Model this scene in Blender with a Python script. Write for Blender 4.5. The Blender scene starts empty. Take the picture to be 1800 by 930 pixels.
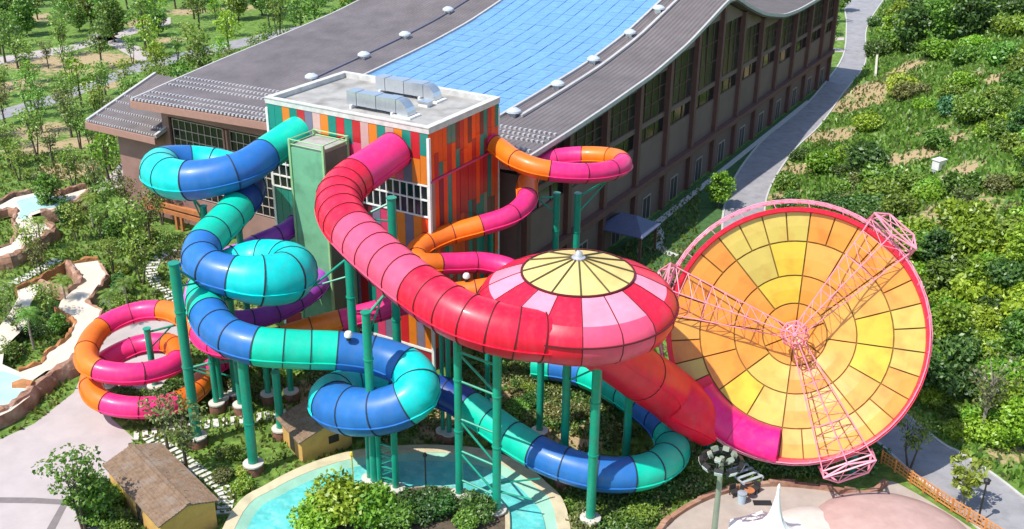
import bpy, bmesh, math, random
import numpy as np
from mathutils import Vector, Matrix
R_ = math.radians
SC = bpy.context.scene
COL = SC.collection
rng = random.Random(7)
NR = np.random.default_rng(7)

# ------------------------------------------------------------------ camera
FPX, PIT, ROLL, YAW, HC = 1869.73, R_(24.211), R_(-0.518), R_(30.41), 50.0
def _cam_rows():
    c, s = math.cos(PIT), math.sin(PIT)
    r = np.array([1, 0, 0.]); fw = np.array([0, c, -s]); dn = np.array([0, -s, -c])
    cr, sr = math.cos(ROLL), math.sin(ROLL)
    return np.array([cr*r+sr*dn, -sr*r+cr*dn, fw])
CM = _cam_rows(); CP = np.array([0, 0, HC])
cam = bpy.data.cameras.new('camera'); cam.sensor_width = 36; cam.sensor_fit = 'HORIZONTAL'
cam.lens = 36*FPX/1800; cam.clip_start = 1; cam.clip_end = 3000
co = bpy.data.objects.new('camera', cam); COL.objects.link(co); SC.camera = co
mw = Matrix.Identity(4)
for i in range(3):
    mw[i][0] = CM[0][i]; mw[i][1] = -CM[1][i]; mw[i][2] = -CM[2][i]; mw[i][3] = CP[i]
co.matrix_world = mw

# ------------------------------------------------------------------ sky, sun, exposure
SUN = Vector((-0.66, -0.48, 1.28)).normalized()
wd = bpy.data.worlds.new('World'); SC.world = wd; wd.use_nodes = True
nt = wd.node_tree; bg = nt.nodes['Background']
sky = nt.nodes.new('ShaderNodeTexSky'); sky.sky_type = 'NISHITA'; sky.sun_disc = False
sky.sun_elevation = math.asin(SUN.z); sky.sun_rotation = math.atan2(SUN.x, SUN.y)
sky.air_density = 1.0; sky.dust_density = 0.6; sky.ozone_density = 1.0
nt.links.new(sky.outputs[0], bg.inputs[0]); bg.inputs[1].default_value = 0.15
sl = bpy.data.lights.new('sun', 'SUN'); sl.energy = 3.8; sl.angle = R_(0.53); sl.color = (1, .955, .88)
so = bpy.data.objects.new('sun', sl); COL.objects.link(so)
so.rotation_euler = (-SUN).to_track_quat('-Z', 'Y').to_euler(); so.location = (-60, 20, 90)
SC.view_settings.view_transform = 'Standard'; SC.view_settings.look = 'None'
SC.view_settings.gamma = 1; SC.view_settings.exposure = 0.55

# ------------------------------------------------------------------ survey helpers: photo bearings -> metres on site
def W(px, py, z=0.0):
    d = CM.T @ np.array([(px-900)/FPX, (py-465)/FPX, 1.0])
    return Vector(CP + d*((z-HC)/d[2]))
def proj(p):
    v = CM @ (np.array(p, float)-CP)
    return 900+FPX*v[0]/v[2], 465+FPX*v[1]/v[2], v[2]
def height_at(xy, py):
    lo, hi = -30., 49.9
    for _ in range(50):
        m = (lo+hi)/2
        if proj((xy[0], xy[1], m))[1] > py: lo = m
        else: hi = m
    return (lo+hi)/2
BL = W(763.5, 650)                       # near corner of the slide tower
FD = Vector((math.cos(YAW), -math.sin(YAW), 0)); DD = Vector((math.sin(YAW), math.cos(YAW), 0))
def L(u, v, z=0.0): return BL + FD*u + DD*v + Vector((0, 0, z))
def uv(p): q = Vector(p)-BL; return q.dot(FD), q.dot(DD)

# ------------------------------------------------------------------ materials
MATS = {}
def mat(name, col, rough=.6, metal=0., var=.12, scale=1.5, bump=0., bscale=20., obj_var=0., coat=0., spec=.5, dirt_or_caustic=None, streak=False):
    if name in MATS: return MATS[name]
    m = bpy.data.materials.new(name); m.use_nodes = True
    t = m.node_tree; p = t.nodes['Principled BSDF']
    tc = t.nodes.new('ShaderNodeTexCoord')
    nz = t.nodes.new('ShaderNodeTexNoise'); nz.inputs['Scale'].default_value = scale; nz.inputs['Detail'].default_value = 6
    nz.inputs['Roughness'].default_value = .65
    t.links.new(tc.outputs['Object'], nz.inputs['Vector'])
    cr = t.nodes.new('ShaderNodeValToRGB')
    a = [max(0, c*(1-var)) for c in col]; b = [min(1, c*(1+var)) for c in col]
    cr.color_ramp.elements[0].position = .3; cr.color_ramp.elements[1].position = .7
    cr.color_ramp.elements[0].color = (*a, 1); cr.color_ramp.elements[1].color = (*b, 1)
    t.links.new(nz.outputs['Fac'], cr.inputs['Fac'])
    out = cr.outputs['Color']
    if dirt_or_caustic:
        n2 = t.nodes.new('ShaderNodeTexNoise'); n2.inputs['Scale'].default_value = dirt_or_caustic[1]; n2.inputs['Detail'].default_value = 8
        if streak:
            mp_ = t.nodes.new('ShaderNodeMapping'); mp_.inputs['Scale'].default_value = (2.2, 2.2, .45); t.links.new(tc.outputs['Object'], mp_.inputs['Vector']); t.links.new(mp_.outputs[0], n2.inputs['Vector'])
        else: t.links.new(tc.outputs['Object'], n2.inputs['Vector'])
        r2 = t.nodes.new('ShaderNodeValToRGB'); r2.color_ramp.elements[0].position = .48; r2.color_ramp.elements[1].position = .72
        r2.color_ramp.elements[0].color = (0, 0, 0, 1); r2.color_ramp.elements[1].color = (dirt_or_caustic[2],)*3+(1,)
        t.links.new(n2.outputs['Fac'], r2.inputs['Fac'])
        mx = t.nodes.new('ShaderNodeMixRGB'); mx.inputs[2].default_value = (*dirt_or_caustic[0], 1)
        t.links.new(r2.outputs['Color'], mx.inputs[0]); t.links.new(out, mx.inputs[1]); out = mx.outputs[0]
    if obj_var:
        oi = t.nodes.new('ShaderNodeObjectInfo'); hs = t.nodes.new('ShaderNodeHueSaturation')
        mr = t.nodes.new('ShaderNodeMapRange'); mr.inputs['To Min'].default_value = 1-obj_var; mr.inputs['To Max'].default_value = 1+obj_var
        t.links.new(oi.outputs['Random'], mr.inputs['Value']); t.links.new(mr.outputs[0], hs.inputs['Value'])
        t.links.new(out, hs.inputs['Color']); out = hs.outputs['Color']
    t.links.new(out, p.inputs['Base Color'])
    p.inputs['Roughness'].default_value = rough; p.inputs['Metallic'].default_value = metal
    p.inputs['Coat Weight'].default_value = coat; p.inputs['Coat Roughness'].default_value = .12
    p.inputs['Specular IOR Level'].default_value = spec
    if bump:
        n3 = t.nodes.new('ShaderNodeTexNoise'); n3.inputs['Scale'].default_value = bscale; n3.inputs['Detail'].default_value = 5
        t.links.new(tc.outputs['Object'], n3.inputs['Vector'])
        bp = t.nodes.new('ShaderNodeBump'); bp.inputs['Strength'].default_value = bump; bp.inputs['Distance'].default_value = .1
        t.links.new(n3.outputs['Fac'], bp.inputs['Height']); t.links.new(bp.outputs[0], p.inputs['Normal'])
    MATS[name] = m; return m
def leafmat(name, dark, light, obj_var=.25, trans=.3):
    if name in MATS: return MATS[name]
    m = bpy.data.materials.new(name); m.use_nodes = True; t = m.node_tree
    t.nodes.remove(t.nodes['Principled BSDF']); out = t.nodes['Material Output']
    ge = t.nodes.new('ShaderNodeNewGeometry'); cr = t.nodes.new('ShaderNodeValToRGB')
    cr.color_ramp.elements[0].color = (*dark, 1); cr.color_ramp.elements[1].color = (*light, 1)
    t.links.new(ge.outputs['Random Per Island'], cr.inputs['Fac'])
    oi = t.nodes.new('ShaderNodeObjectInfo'); hs = t.nodes.new('ShaderNodeHueSaturation')
    mr = t.nodes.new('ShaderNodeMapRange'); mr.inputs['To Min'].default_value = 1-obj_var; mr.inputs['To Max'].default_value = 1+obj_var
    t.links.new(oi.outputs['Random'], mr.inputs['Value']); t.links.new(mr.outputs[0], hs.inputs['Value'])
    m2 = t.nodes.new('ShaderNodeMapRange'); m2.inputs['To Min'].default_value = .475; m2.inputs['To Max'].default_value = .53
    mu = t.nodes.new('ShaderNodeMath'); mu.operation = 'FRACT'; mm = t.nodes.new('ShaderNodeMath'); mm.operation = 'MULTIPLY'; mm.inputs[1].default_value = 7.3
    t.links.new(oi.outputs['Random'], mm.inputs[0]); t.links.new(mm.outputs[0], mu.inputs[0]); t.links.new(mu.outputs[0], m2.inputs['Value'])
    t.links.new(m2.outputs[0], hs.inputs['Hue'])
    t.links.new(cr.outputs[0], hs.inputs['Color'])
    d = t.nodes.new('ShaderNodeBsdfDiffuse'); tr = t.nodes.new('ShaderNodeBsdfTranslucent'); mx = t.nodes.new('ShaderNodeMixShader')
    gl = t.nodes.new('ShaderNodeBsdfGlossy'); gl.inputs['Roughness'].default_value = .45; m3 = t.nodes.new('ShaderNodeMixShader'); m3.inputs[0].default_value = .05
    t.links.new(hs.outputs[0], d.inputs[0]); t.links.new(hs.outputs[0], tr.inputs[0]); mx.inputs[0].default_value = trans
    t.links.new(d.outputs[0], mx.inputs[1]); t.links.new(tr.outputs[0], mx.inputs[2])
    t.links.new(mx.outputs[0], m3.inputs[1]); t.links.new(gl.outputs[0], m3.inputs[2])
    t.links.new(m3.outputs[0], out.inputs[0]); MATS[name] = m; return m
gel = lambda n, c: mat(n, c, rough=.42, var=.15, scale=.6, coat=.12, obj_var=.08, streak=True, spec=.4, dirt_or_caustic=((c[0]*.6+.07, c[1]*.6+.07, c[2]*.6+.07), 1.1, .32))
TEAL = gel('gelcoat_teal', (.0, .56, .38)); CYAN = gel('gelcoat_turquoise', (.0, .60, .58)); BLUE = gel('gelcoat_blue', (.02, .155, .47))
NAVY = gel('gelcoat_deep_blue', (.008, .05, .27)); RED = gel('gelcoat_red', (.84, .008, .045)); PINK = gel('gelcoat_pink', (.86, .025, .19))
ROSE = gel('gelcoat_rose', (.88, .085, .18)); MAG = gel('gelcoat_magenta', (.84, .008, .19)); ORAN = gel('gelcoat_orange', (.85, .17, .008))
PURP = gel('gelcoat_purple', (.33, .05, .42)); BLUSH = gel('gelcoat_blush', (.86, .28, .38))
SEAM = mat('seam_sealant', (.02, .03, .05), .7); SEAMR = mat('seam_sealant_red', (.10, .006, .012), .7)
GREEN = mat('painted_green_steel', (.006, .30, .19), .35, var=.1, obj_var=.1, coat=.2, dirt_or_caustic=((.06, .14, .09), 2., .4))
FOOT = mat('brown_footing', (.22, .10, .065), .9, var=.25, scale=3, bump=.5, bscale=8); CAPW = mat('pale_footing_cap', (.55, .52, .46), .8)
WHITE = mat('white_paint', (.78, .77, .74), .45); GALV = mat('galvanised_metal', (.62, .66, .70), .28, metal=.75, var=.1)
CONC = mat('roof_concrete', (.36, .345, .32), .85, var=.18, scale=.6, dirt_or_caustic=((.20, .185, .165), .55, .85))
PARA = mat('grimy_white_coping', (.60, .585, .55), .6, var=.12, scale=1.5, dirt_or_caustic=((.38, .36, .33), 1.2, .6))
BARK = mat('bark', (.10, .075, .055), .9, var=.3, scale=4); BARKP = mat('pale_bark', (.30, .26, .21), .9, var=.25, scale=4)

# ------------------------------------------------------------------ mesh builder
class MB:
    def __init__(s): s.v = []; s.f = []; s.m = []
    def add(s, vs, fs, mi=0):
        o = len(s.v); s.v += [tuple(q) for q in vs]; s.f += [tuple(i+o for i in f) for f in fs]; s.m += [mi]*len(fs); return s
    def hexa(s, p, mi=0):                 # 8 corners: bottom loop, top loop
        return s.add(p, [(3, 2, 1, 0), (4, 5, 6, 7), (0, 1, 5, 4), (1, 2, 6, 5), (2, 3, 7, 6), (3, 0, 4, 7)], mi)
    def box(s, x0, x1, y0, y1, z0, z1, mi=0):
        return s.hexa([(x0, y0, z0), (x1, y0, z0), (x1, y1, z0), (x0, y1, z0), (x0, y0, z1), (x1, y0, z1), (x1, y1, z1), (x0, y1, z1)], mi)
    def bar(s, a, b, r, n=6, r2=None, mi=0, caps=True):
        a = Vector(a); b = Vector(b); r2 = r if r2 is None else r2
        d = (b-a).normalized(); x = d.orthogonal().normalized(); y = d.cross(x)
        vs = [a+(x*math.cos(2*math.pi*i/n)+y*math.sin(2*math.pi*i/n))*r for i in range(n)]
        vs += [b+(x*math.cos(2*math.pi*i/n)+y*math.sin(2*math.pi*i/n))*r2 for i in range(n)]
        fs = [(i, (i+1) % n, n+(i+1) % n, n+i) for i in range(n)]
        if caps: fs += [tuple(range(n-1, -1, -1)), tuple(range(n, 2*n))]
        return s.add(vs, fs, mi)
    def beam(s, a, b, w, h, mi=0):        # square timber
        a = Vector(a); b = Vector(b); d = (b-a).normalized()
        x = d.cross(Vector((0, 0, 1)));  x = x.normalized() if x.length > 1e-3 else Vector((1, 0, 0))
        y = x.cross(d)
        c = [(-w/2, -h/2), (w/2, -h/2), (w/2, h/2), (-w/2, h/2)]
        return s.hexa([a+x*i+y*j for i, j in c]+[b+x*i+y*j for i, j in c], mi)
    def lathe(s, prof, n=24, a0=0., a1=2*math.pi, mi=0, c=(0, 0)):
        full = abs(a1-a0-2*math.pi) < 1e-6; k = n if full else n+1
        vs = []
        for r, z in prof:
            for i in range(k):
                a = a0+(a1-a0)*i/n; vs.append((c[0]+r*math.cos(a), c[1]+r*math.sin(a), z))
        fs = []
        for j in range(len(prof)-1):
            for i in range(n):
                i2 = (i+1) % k
                fs.append((j*k+i, j*k+i2, (j+1)*k+i2, (j+1)*k+i))
        return s.add(vs, fs, mi)
    def slab(s, poly, z0, z1, mi=0):      # extruded polygon
        n = len(poly)
        vs = [(p[0], p[1], z0) for p in poly]+[(p[0], p[1], z1) for p in poly]
        return s.add(vs, [tuple(range(n-1, -1, -1)), tuple(range(n, 2*n))]+[(i, (i+1) % n, n+(i+1) % n, n+i) for i in range(n)], mi)
    def mesh(s, name, mats, smooth=False):
        me = bpy.data.meshes.new(name); me.from_pydata([tuple(q) for q in s.v], [], s.f)
        for mm in mats: me.materials.append(mm)
        if len(mats) > 1: me.polygons.foreach_set('material_index', s.m)
        if smooth: me.polygons.foreach_set('use_smooth', [True]*len(s.f))
        me.update(); return me
def link(name, me, parent=None, loc=None, rotz=0.):
    o = bpy.data.objects.new(name, me); COL.objects.link(o)
    if parent: o.parent = parent
    if loc is not None: o.location = loc
    if rotz: o.rotation_euler = (0, 0, rotz)
    return o
def obj(name, mb, mats, parent=None, smooth=False, loc=None, rotz=0.):
    mats = mats if isinstance(mats, (list, tuple)) else [mats]
    me = mb.mesh(name, mats, smooth)
    if smooth:
        try: me.set_sharp_from_angle(angle=R_(40))
        except Exception: pass
    return link(name, me, parent, loc, rotz)
def thing(name, label, cat, loc=(0, 0, 0), rotz=0., group=None):
    o = bpy.data.objects.new(name, None); COL.objects.link(o); o.location = loc; o.rotation_euler = (0, 0, rotz)
    o.empty_display_size = .3
    return tag(o, label, cat, group)
def tag(o, label, cat, group=None):
    o['label'] = label; o['category'] = cat
    if group: o['group'] = group
    return o
def struct(name, mb, mats, smooth=False): o = obj(name, mb, mats, None, smooth); o['kind'] = 'structure'; return o
def npmesh(name, V, F, mats, smooth=False):
    V = np.asarray(V, np.float32); F = np.asarray(F, np.int32); k = F.shape[1]
    me = bpy.data.meshes.new(name); me.vertices.add(len(V)); me.vertices.foreach_set('co', V.ravel())
    me.loops.add(F.size); me.loops.foreach_set('vertex_index', F.ravel())
    me.polygons.add(len(F)); me.polygons.foreach_set('loop_start', np.arange(0, F.size, k, dtype=np.int32))
    try: me.polygons.foreach_set('loop_total', np.full(len(F), k, np.int32))
    except Exception: pass
    for mm in mats: me.materials.append(mm)
    if smooth: me.polygons.foreach_set('use_smooth', np.ones(len(F), bool))
    me.update(calc_edges=True); me.validate(); return me
def dup(root, loc, rotz=0., s=1., label=None, group=None, sz=None):
    r = root.copy(); COL.objects.link(r); r.location = loc; r.rotation_euler = (0, 0, rotz); r.scale = (s, s, sz or s)
    if label: r['label'] = label
    if group: r['group'] = group
    for ch in root.children:
        c = ch.copy(); COL.objects.link(c); c.parent = r
        for g in ch.children:
            d = g.copy(); COL.objects.link(d); d.parent = c
    return r
def hnoise(x, y, s=1.0):
    return (math.sin(x*.37*s+1.3)*math.cos(y*.29*s-.7)+.5*math.sin(x*.83*s-y*.61*s+2.1)+.3*math.sin(x*1.9*s+y*1.7*s))/1.8

# ------------------------------------------------------------------ terrain
ROADR = [(118, 330), (96, 281.4), (80.7, 245), (70.4, 211.6), (59.1, 187.4), (49.9, 167.7), (41.7, 152.8), (33.7, 133.2), (30.5, 115), (30.5, 98), (33.0, 86), (35.7, 76.2), (37.2, 73.7), (38.7, 70.6), (39.9, 67.2), (42.5, 60), (48, 46)]
ROADL = [(108, 330), (86.7, 281), (77.5, 249), (67.5, 216.4), (55.5, 189.2), (47.8, 174.3), (38.6, 158.3), (30, 137.6), (25.6, 118), (25.5, 98), (28.2, 84), (31.3, 74.4), (32.2, 71.5), (33.2, 69), (34.9, 64.4), (37, 58), (42, 44)]
_rr = np.array(ROADR, float)
def _dist(x, y):                          # signed metres beyond the road's right edge
    x = np.asarray(x, float); y = np.asarray(y, float); best = np.full(x.shape, 1e9); sg = np.zeros(x.shape)
    for a, b in zip(_rr[:-1], _rr[1:]):
        ab = b-a; t = np.clip(((x-a[0])*ab[0]+(y-a[1])*ab[1])/(ab@ab), 0, 1)
        dx = x-(a[0]+t*ab[0]); dy = y-(a[1]+t*ab[1]); d = np.hypot(dx, dy)
        cr = ab[0]*dy-ab[1]*dx
        m = d < best; best = np.where(m, d, best); sg = np.where(m, np.where(cr > 0, 1., -1.), sg)
    return best*sg
def hz(x, y):
    d = np.maximum(_dist(x, y)-.7, 0)
    h = .40*(np.sqrt(d*d+6)-2.45); h = np.minimum(h, 24+.05*h)
    w = np.clip(d/6, 0, 1)
    x = np.asarray(x, float); y = np.asarray(y, float)
    return h + w*(.55*np.sin(x*.31+y*.17)+.45*np.sin(x*.13-y*.27+1)+.25*np.sin(x*.9+y*.5)*np.cos(y*.8))
def hit(px, py):
    d = CM.T @ np.array([(px-900)/FPX, (py-465)/FPX, 1.0]); ts = np.linspace(40, 420, 2400)
    P = CP+ts[:, None]*d
    g = hz(P[:, 0], P[:, 1]); k = int(np.argmax(P[:, 2] <= g))
    return Vector((P[k, 0], P[k, 1], g[k]))
xs = np.unique(np.concatenate([np.linspace(-900, -150, 16), np.arange(-150, 22, 4), np.arange(22, 130, 1.5), np.linspace(130, 900, 24)]))
ys = np.unique(np.concatenate([np.linspace(-100, 40, 8), np.arange(40, 300, 2.0), np.linspace(300, 1500, 30)]))
GX, GY = np.meshgrid(xs, ys); GZ = hz(GX, GY)
# the ground sheet: grass, weeds and bare earth mixed by noise, bare patches where the bank is worn
gm = bpy.data.materials.new('meadow_ground'); gm.use_nodes = True; t = gm.node_tree; P_ = t.nodes['Principled BSDF']
tc = t.nodes.new('ShaderNodeTexCoord')
n1 = t.nodes.new('ShaderNodeTexNoise'); n1.inputs['Scale'].default_value = .9; n1.inputs['Detail'].default_value = 8; n1.inputs['Roughness'].default_value = .7
n2 = t.nodes.new('ShaderNodeTexNoise'); n2.inputs['Scale'].default_value = .12; n2.inputs['Detail'].default_value = 5
for n in (n1, n2): t.links.new(tc.outputs['Object'], n.inputs['Vector'])
r1 = t.nodes.new('ShaderNodeValToRGB'); e = r1.color_ramp.elements
e[0].position = .32; e[0].color = (.05, .10, .015, 1); e[1].position = .68; e[1].color = (.25, .37, .065, 1)
x_ = r1.color_ramp.elements.new(.5); x_.color = (.12, .22, .03, 1)
t.links.new(n1.outputs['Fac'], r1.inputs['Fac'])
at = t.nodes.new('ShaderNodeAttribute'); at.attribute_name = 'soil'
ad = t.nodes.new('ShaderNodeMath'); ad.operation = 'ADD'; t.links.new(at.outputs['Fac'], ad.inputs[0])
ml = t.nodes.new('ShaderNodeMath'); ml.operation = 'MULTIPLY_ADD'; ml.inputs[1].default_value = 1.6; ml.inputs[2].default_value = -.8
t.links.new(n1.outputs['Fac'], ml.inputs[0]); t.links.new(ml.outputs[0], ad.inputs[1])
r2 = t.nodes.new('ShaderNodeValToRGB'); r2.color_ramp.elements[0].position = .42; r2.color_ramp.elements[1].position = .6
t.links.new(ad.outputs[0], r2.inputs['Fac'])
mx = t.nodes.new('ShaderNodeMixRGB'); mx.inputs[2].default_value = (.42, .31, .17, 1)
t.links.new(r2.outputs[0], mx.inputs[0]); t.links.new(r1.outputs[0], mx.inputs[1]); t.links.new(mx.outputs[0], P_.inputs['Base Color'])
P_.inputs['Roughness'].default_value = .95
bp = t.nodes.new('ShaderNodeBump'); bp.inputs['Strength'].default_value = .8; bp.inputs['Distance'].default_value = .4
t.links.new(n1.outputs['Fac'], bp.inputs['Height']); t.links.new(bp.outputs[0], P_.inputs['Normal'])
nx, ny = len(xs), len(ys); idx = np.arange(nx*ny).reshape(ny, nx)
F = np.stack([idx[:-1, :-1], idx[:-1, 1:], idx[1:, 1:], idx[1:, :-1]], -1).reshape(-1, 4)
gme = npmesh('ground', np.stack([GX, GY, GZ], -1).reshape(-1, 3), F, [gm], True)
SOIL = [(hit(*p), r) for p, r in [((1545, 150), 12), ((1500, 190), 9), ((1455, 240), 7), ((1400, 300), 5), ((1590, 120), 6), ((1690, 370), 6.5), ((1640, 390), 5), ((1660, 250), 5), ((1620, 270), 4), ((1570, 285), 4), ((1690, 300), 4), ((1380, 345), 4), ((1700, 130), 5), ((1760, 135), 4), ((1770, 800), 2.5), ((1640, 230), 4)]]
SOIL += [(W(*p), r) for p, r in [((150, 110), 16), ((60, 110), 10), ((180, 150), 7), ((120, 300), 7), ((70, 230), 8), ((330, 20), 8), ((420, 15), 7), ((250, 40), 8), ((90, 30), 9), ((30, 150), 8), ((300, 70), 6), ((60, 260), 6), ((150, 250), 6), ((430, 560), 5), ((560, 690), 5), ((900, 700), 7), ((1000, 760), 6), ((760, 740), 6), ((860, 720), 5), ((1120, 880), 4), ((330, 450), 5)]]
sv = np.zeros(nx*ny, np.float32)
gx, gy = GX.ravel(), GY.ravel()
for p, r in SOIL: sv = np.maximum(sv, .85*np.exp(-((gx-p.x)**2+(gy-p.y)**2)/(r*r*.6)))
a_ = gme.attributes.new('soil', 'FLOAT', 'POINT'); a_.data.foreach_set('value', sv)
go = link('ground', gme); go['kind'] = 'structure'

def strip(name, left, right, z, m, zf=None):
    b = MB()
    for i in range(len(left)-1):
        q = [left[i], right[i], right[i+1], left[i+1]]
        b.add([(p[0], p[1], z) for p in q], [(0, 1, 2, 3)])
    return struct(name, b, m)
def poly(name, pts, z, m):
    bm = bmesh.new(); f = bm.faces.new([bm.verts.new((p[0], p[1], z)) for p in pts])
    bmesh.ops.triangulate(bm, faces=[f])
    me = bpy.data.meshes.new(name); bm.normal_update()
    for f in bm.faces:
        if f.normal.z < 0: f.normal_flip()
    bm.to_mesh(me); bm.free(); me.materials.append(m)
    o = link(name, me); o['kind'] = 'structure'; return o
def smooth_px(pts, n=6, closed=True):
    P = [Vector((*p, 0)) for p in pts]; out = []; k = len(P)
    for i in range(k if closed else k-1):
        if closed: a, b, c, d = P[i-1], P[i], P[(i+1) % k], P[(i+2) % k]
        else: a, b, c, d = P[max(i-1, 0)], P[i], P[i+1], P[min(i+2, k-1)]
        for j in range(n):
            t = j/n
            out.append(.5*((2*b)+(c-a)*t+(2*a-5*b+4*c-d)*t*t+(3*b-a-3*c+d)*t**3))
    if not closed: out.append(P[-1])
    return [(p.x, p.y) for p in out]
def offs(line, d):
    out = []
    for i, p in enumerate(line):
        a = Vector(line[max(i-1, 0)][:2]); b = Vector(line[min(i+1, len(line)-1)][:2]); t = (b-a).normalized()
        out.append((p[0]+t.y*d, p[1]-t.x*d))
    return out
ASPH = mat('grey_concrete_road', (.30, .29, .30), .85, var=.14, scale=.35, dirt_or_caustic=((.17, .165, .17), .9, .5), bump=.2, bscale=6)
PALE = mat('pale_paving', (.46, .40, .385), .85, var=.08, scale=.5, dirt_or_caustic=((.36, .31, .29), .3, .5))
KERB = mat('pale_kerb', (.50, .49, .46), .8, var=.15, scale=3)
RL, RRr = smooth_px(ROADL, 5, False), smooth_px(ROADR, 5, False)
strip('road', RL, RRr, .02, ASPH)
b = MB(); KL = RL; KO = offs(RL, .28)
for i in range(len(KL)-1):
    p = [KL[i], KL[i+1], KO[i+1], KO[i]]
    b.hexa([(*q, 0) for q in p]+[(*q, .14) for q in p])
struct('kerb', b, KERB)
b = MB(); K1 = offs(RRr, -.02); K2 = offs(RRr, -.25)
for i in range(len(K1)-1):
    p = [K1[i], K1[i+1], K2[i+1], K2[i]]
    b.hexa([(*q, 0) for q in p]+[(*q, .13) for q in p])
struct('kerb', b, KERB)
# lawn strip between the hall and the road
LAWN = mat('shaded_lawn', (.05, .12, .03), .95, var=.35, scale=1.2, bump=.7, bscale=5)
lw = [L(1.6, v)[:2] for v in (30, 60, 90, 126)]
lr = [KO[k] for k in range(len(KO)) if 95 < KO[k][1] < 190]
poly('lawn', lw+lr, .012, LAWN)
# park roads and paths beyond the hall, left
def wl(pts, z=0): return [tuple(W(*p, z))[:2] for p in pts]
strip('park_road', wl([(-40, 205), (100, 164), (240, 112), (370, 80), (520, 47), (640, 22)]), wl([(-40, 222), (100, 182), (240, 128), (370, 96), (520, 60), (640, 33)]), .02, ASPH)
strip('park_path', wl([(150, 60), (205, 85), (245, 108)]), wl([(190, 60), (245, 82), (280, 105)]), .016, PALE)
strip('park_path', wl([(95, 400), (150, 345), (200, 300), (240, 255)]), wl([(150, 345), (205, 330), (260, 310), (300, 280)]), .016, PALE)
strip('park_path', wl([(-30, 105), (120, 80), (300, 30)]), wl([(-30, 118), (120, 92), (300, 42)]), .016, PALE)
strip('lawn_path', wl([(1436, 66), (1484, 66)]), wl([(1436, 71), (1484, 71)]), .03, PALE)
strip('lawn_path', wl([(1440, 84), (1482, 86)]), wl([(1440, 89), (1482, 92)]), .03, PALE)
wpts = [hit(*p) for p in [(1562, 32), (1549, 56), (1543, 84), (1540, 112), (1538, 138)]]
b = MB()
for a, c in zip(wpts[:-1], wpts[1:]):
    d_ = Vector((c.y-a.y, a.x-c.x, 0)).normalized()*.2
    b.hexa([a-d_-Vector((0, 0, .3)), a+d_-Vector((0, 0, .3)), c+d_-Vector((0, 0, .3)), c-d_-Vector((0, 0, .3)), a-d_+Vector((0, 0, .9)), a+d_+Vector((0, 0, .9)), c+d_+Vector((0, 0, .9)), c-d_+Vector((0, 0, .9))])
tag(obj('retaining_wall', b, mat('pale_retaining_wall', (.56, .53, .42), .85, var=.15)), 'low pale retaining wall between the road and the top of the hillside', 'wall')
# plaza lower left
pl = [(-60, 800), (60, 745), (130, 690), (170, 600), (240, 552), (320, 528), (350, 540), (330, 620), (275, 690), (205, 700), (195, 735), (235, 770), (215, 840), (235, 960), (-60, 960)]
poly('plaza', wl(pl), .010, PALE)
DRN = mat('drain_slot', (.20, .17, .165), .9)
strip('drain', wl([(-30, 874), (60, 875), (118, 879)]), wl([(-30, 884), (60, 885), (122, 888)]), .016, DRN)
strip('drain', wl([(108, 885), (85, 925), (72, 950)]), wl([(120, 885), (100, 925), (88, 950)]), .016, DRN)

# ------------------------------------------------------------------ pool (lazy river) at the bottom
WAT = mat('pool_water', (.11, .52, .50), .08, var=.28, scale=.5, bump=.6, bscale=2.6, dirt_or_caustic=((.26, .64, .56), 1.6, .7), spec=.6)  # paler noise patches put caustic-like light and whitish water into the colour
CREAM = mat('cream_pool_edge', (.58, .50, .33), .8, var=.12, scale=.8, dirt_or_caustic=((.33, .29, .18), .9, .5))
DECK = mat('beach_tint_floor', (.30, .55, .42), .4, var=.15, scale=.5)
outer = smooth_px([(345, 1050), (410, 905), (470, 860), (540, 825), (620, 801), (700, 792), (780, 791), (860, 800), (918, 825), (958, 855), (996, 905), (1015, 1050)], 5, False)
inner = smooth_px([(395, 1050), (445, 915), (495, 876), (560, 845), (630, 825), (700, 817), (780, 816), (845, 825), (893, 848), (930, 880), (957, 925), (965, 1050)], 5, False)
mid = smooth_px([(370, 1050), (428, 910), (483, 868), (550, 836), (625, 814), (700, 806), (780, 805), (852, 814), (905, 838), (945, 868), (974, 907), (990, 1050)], 5, False)
OW, IW, MW = wl(outer), wl(inner), wl(mid)
b = MB(); n = len(OW)
for i in range(n-1):
    b.hexa([(*OW[i], 0), (*OW[i+1], 0), (*MW[i+1], 0), (*MW[i], 0), (*OW[i], .5), (*OW[i+1], .5), (*MW[i+1], .5), (*MW[i], .5)])
struct('pool_edge', b, CREAM)
b = MB()
for i in range(n-1): b.add([(*MW[i], .47), (*MW[i+1], .47), (*IW[i+1], .20), (*IW[i], .20)], [(0, 1, 2, 3)])
struct('pool_beach', b, DECK)
poly('pool_water', IW, .30, WAT)
isl = smooth_px([(500, 1045), (535, 920), (580, 890), (645, 880), (705, 872), (765, 868), (830, 878), (878, 900), (888, 930), (882, 1045)], 4, False)
ISW = wl(isl); EARTH = mat('damp_earth', (.10, .075, .05), .95, var=.35, scale=2, bump=.6, bscale=5)
poly('island', ISW, .62, EARTH)
b = MB(); I2 = wl(isl, 0)
cen = Vector((sum(p[0] for p in ISW)/len(ISW), sum(p[1] for p in ISW)/len(ISW)))
sh = lambda p, k: (cen.x+(p[0]-cen.x)*k, cen.y+(p[1]-cen.y)*k)
for i in range(len(ISW)-1):
    a, c = ISW[i], ISW[i+1]
    b.hexa([(*sh(a, 1.0), .1), (*sh(c, 1.0), .1), (*sh(c, 1.07), .1), (*sh(a, 1.07), .1), (*sh(a, 1.0), .68), (*sh(c, 1.0), .68), (*sh(c, 1.05), .62), (*sh(a, 1.05), .62)])
struct('island_edge', b, CREAM)

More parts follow.
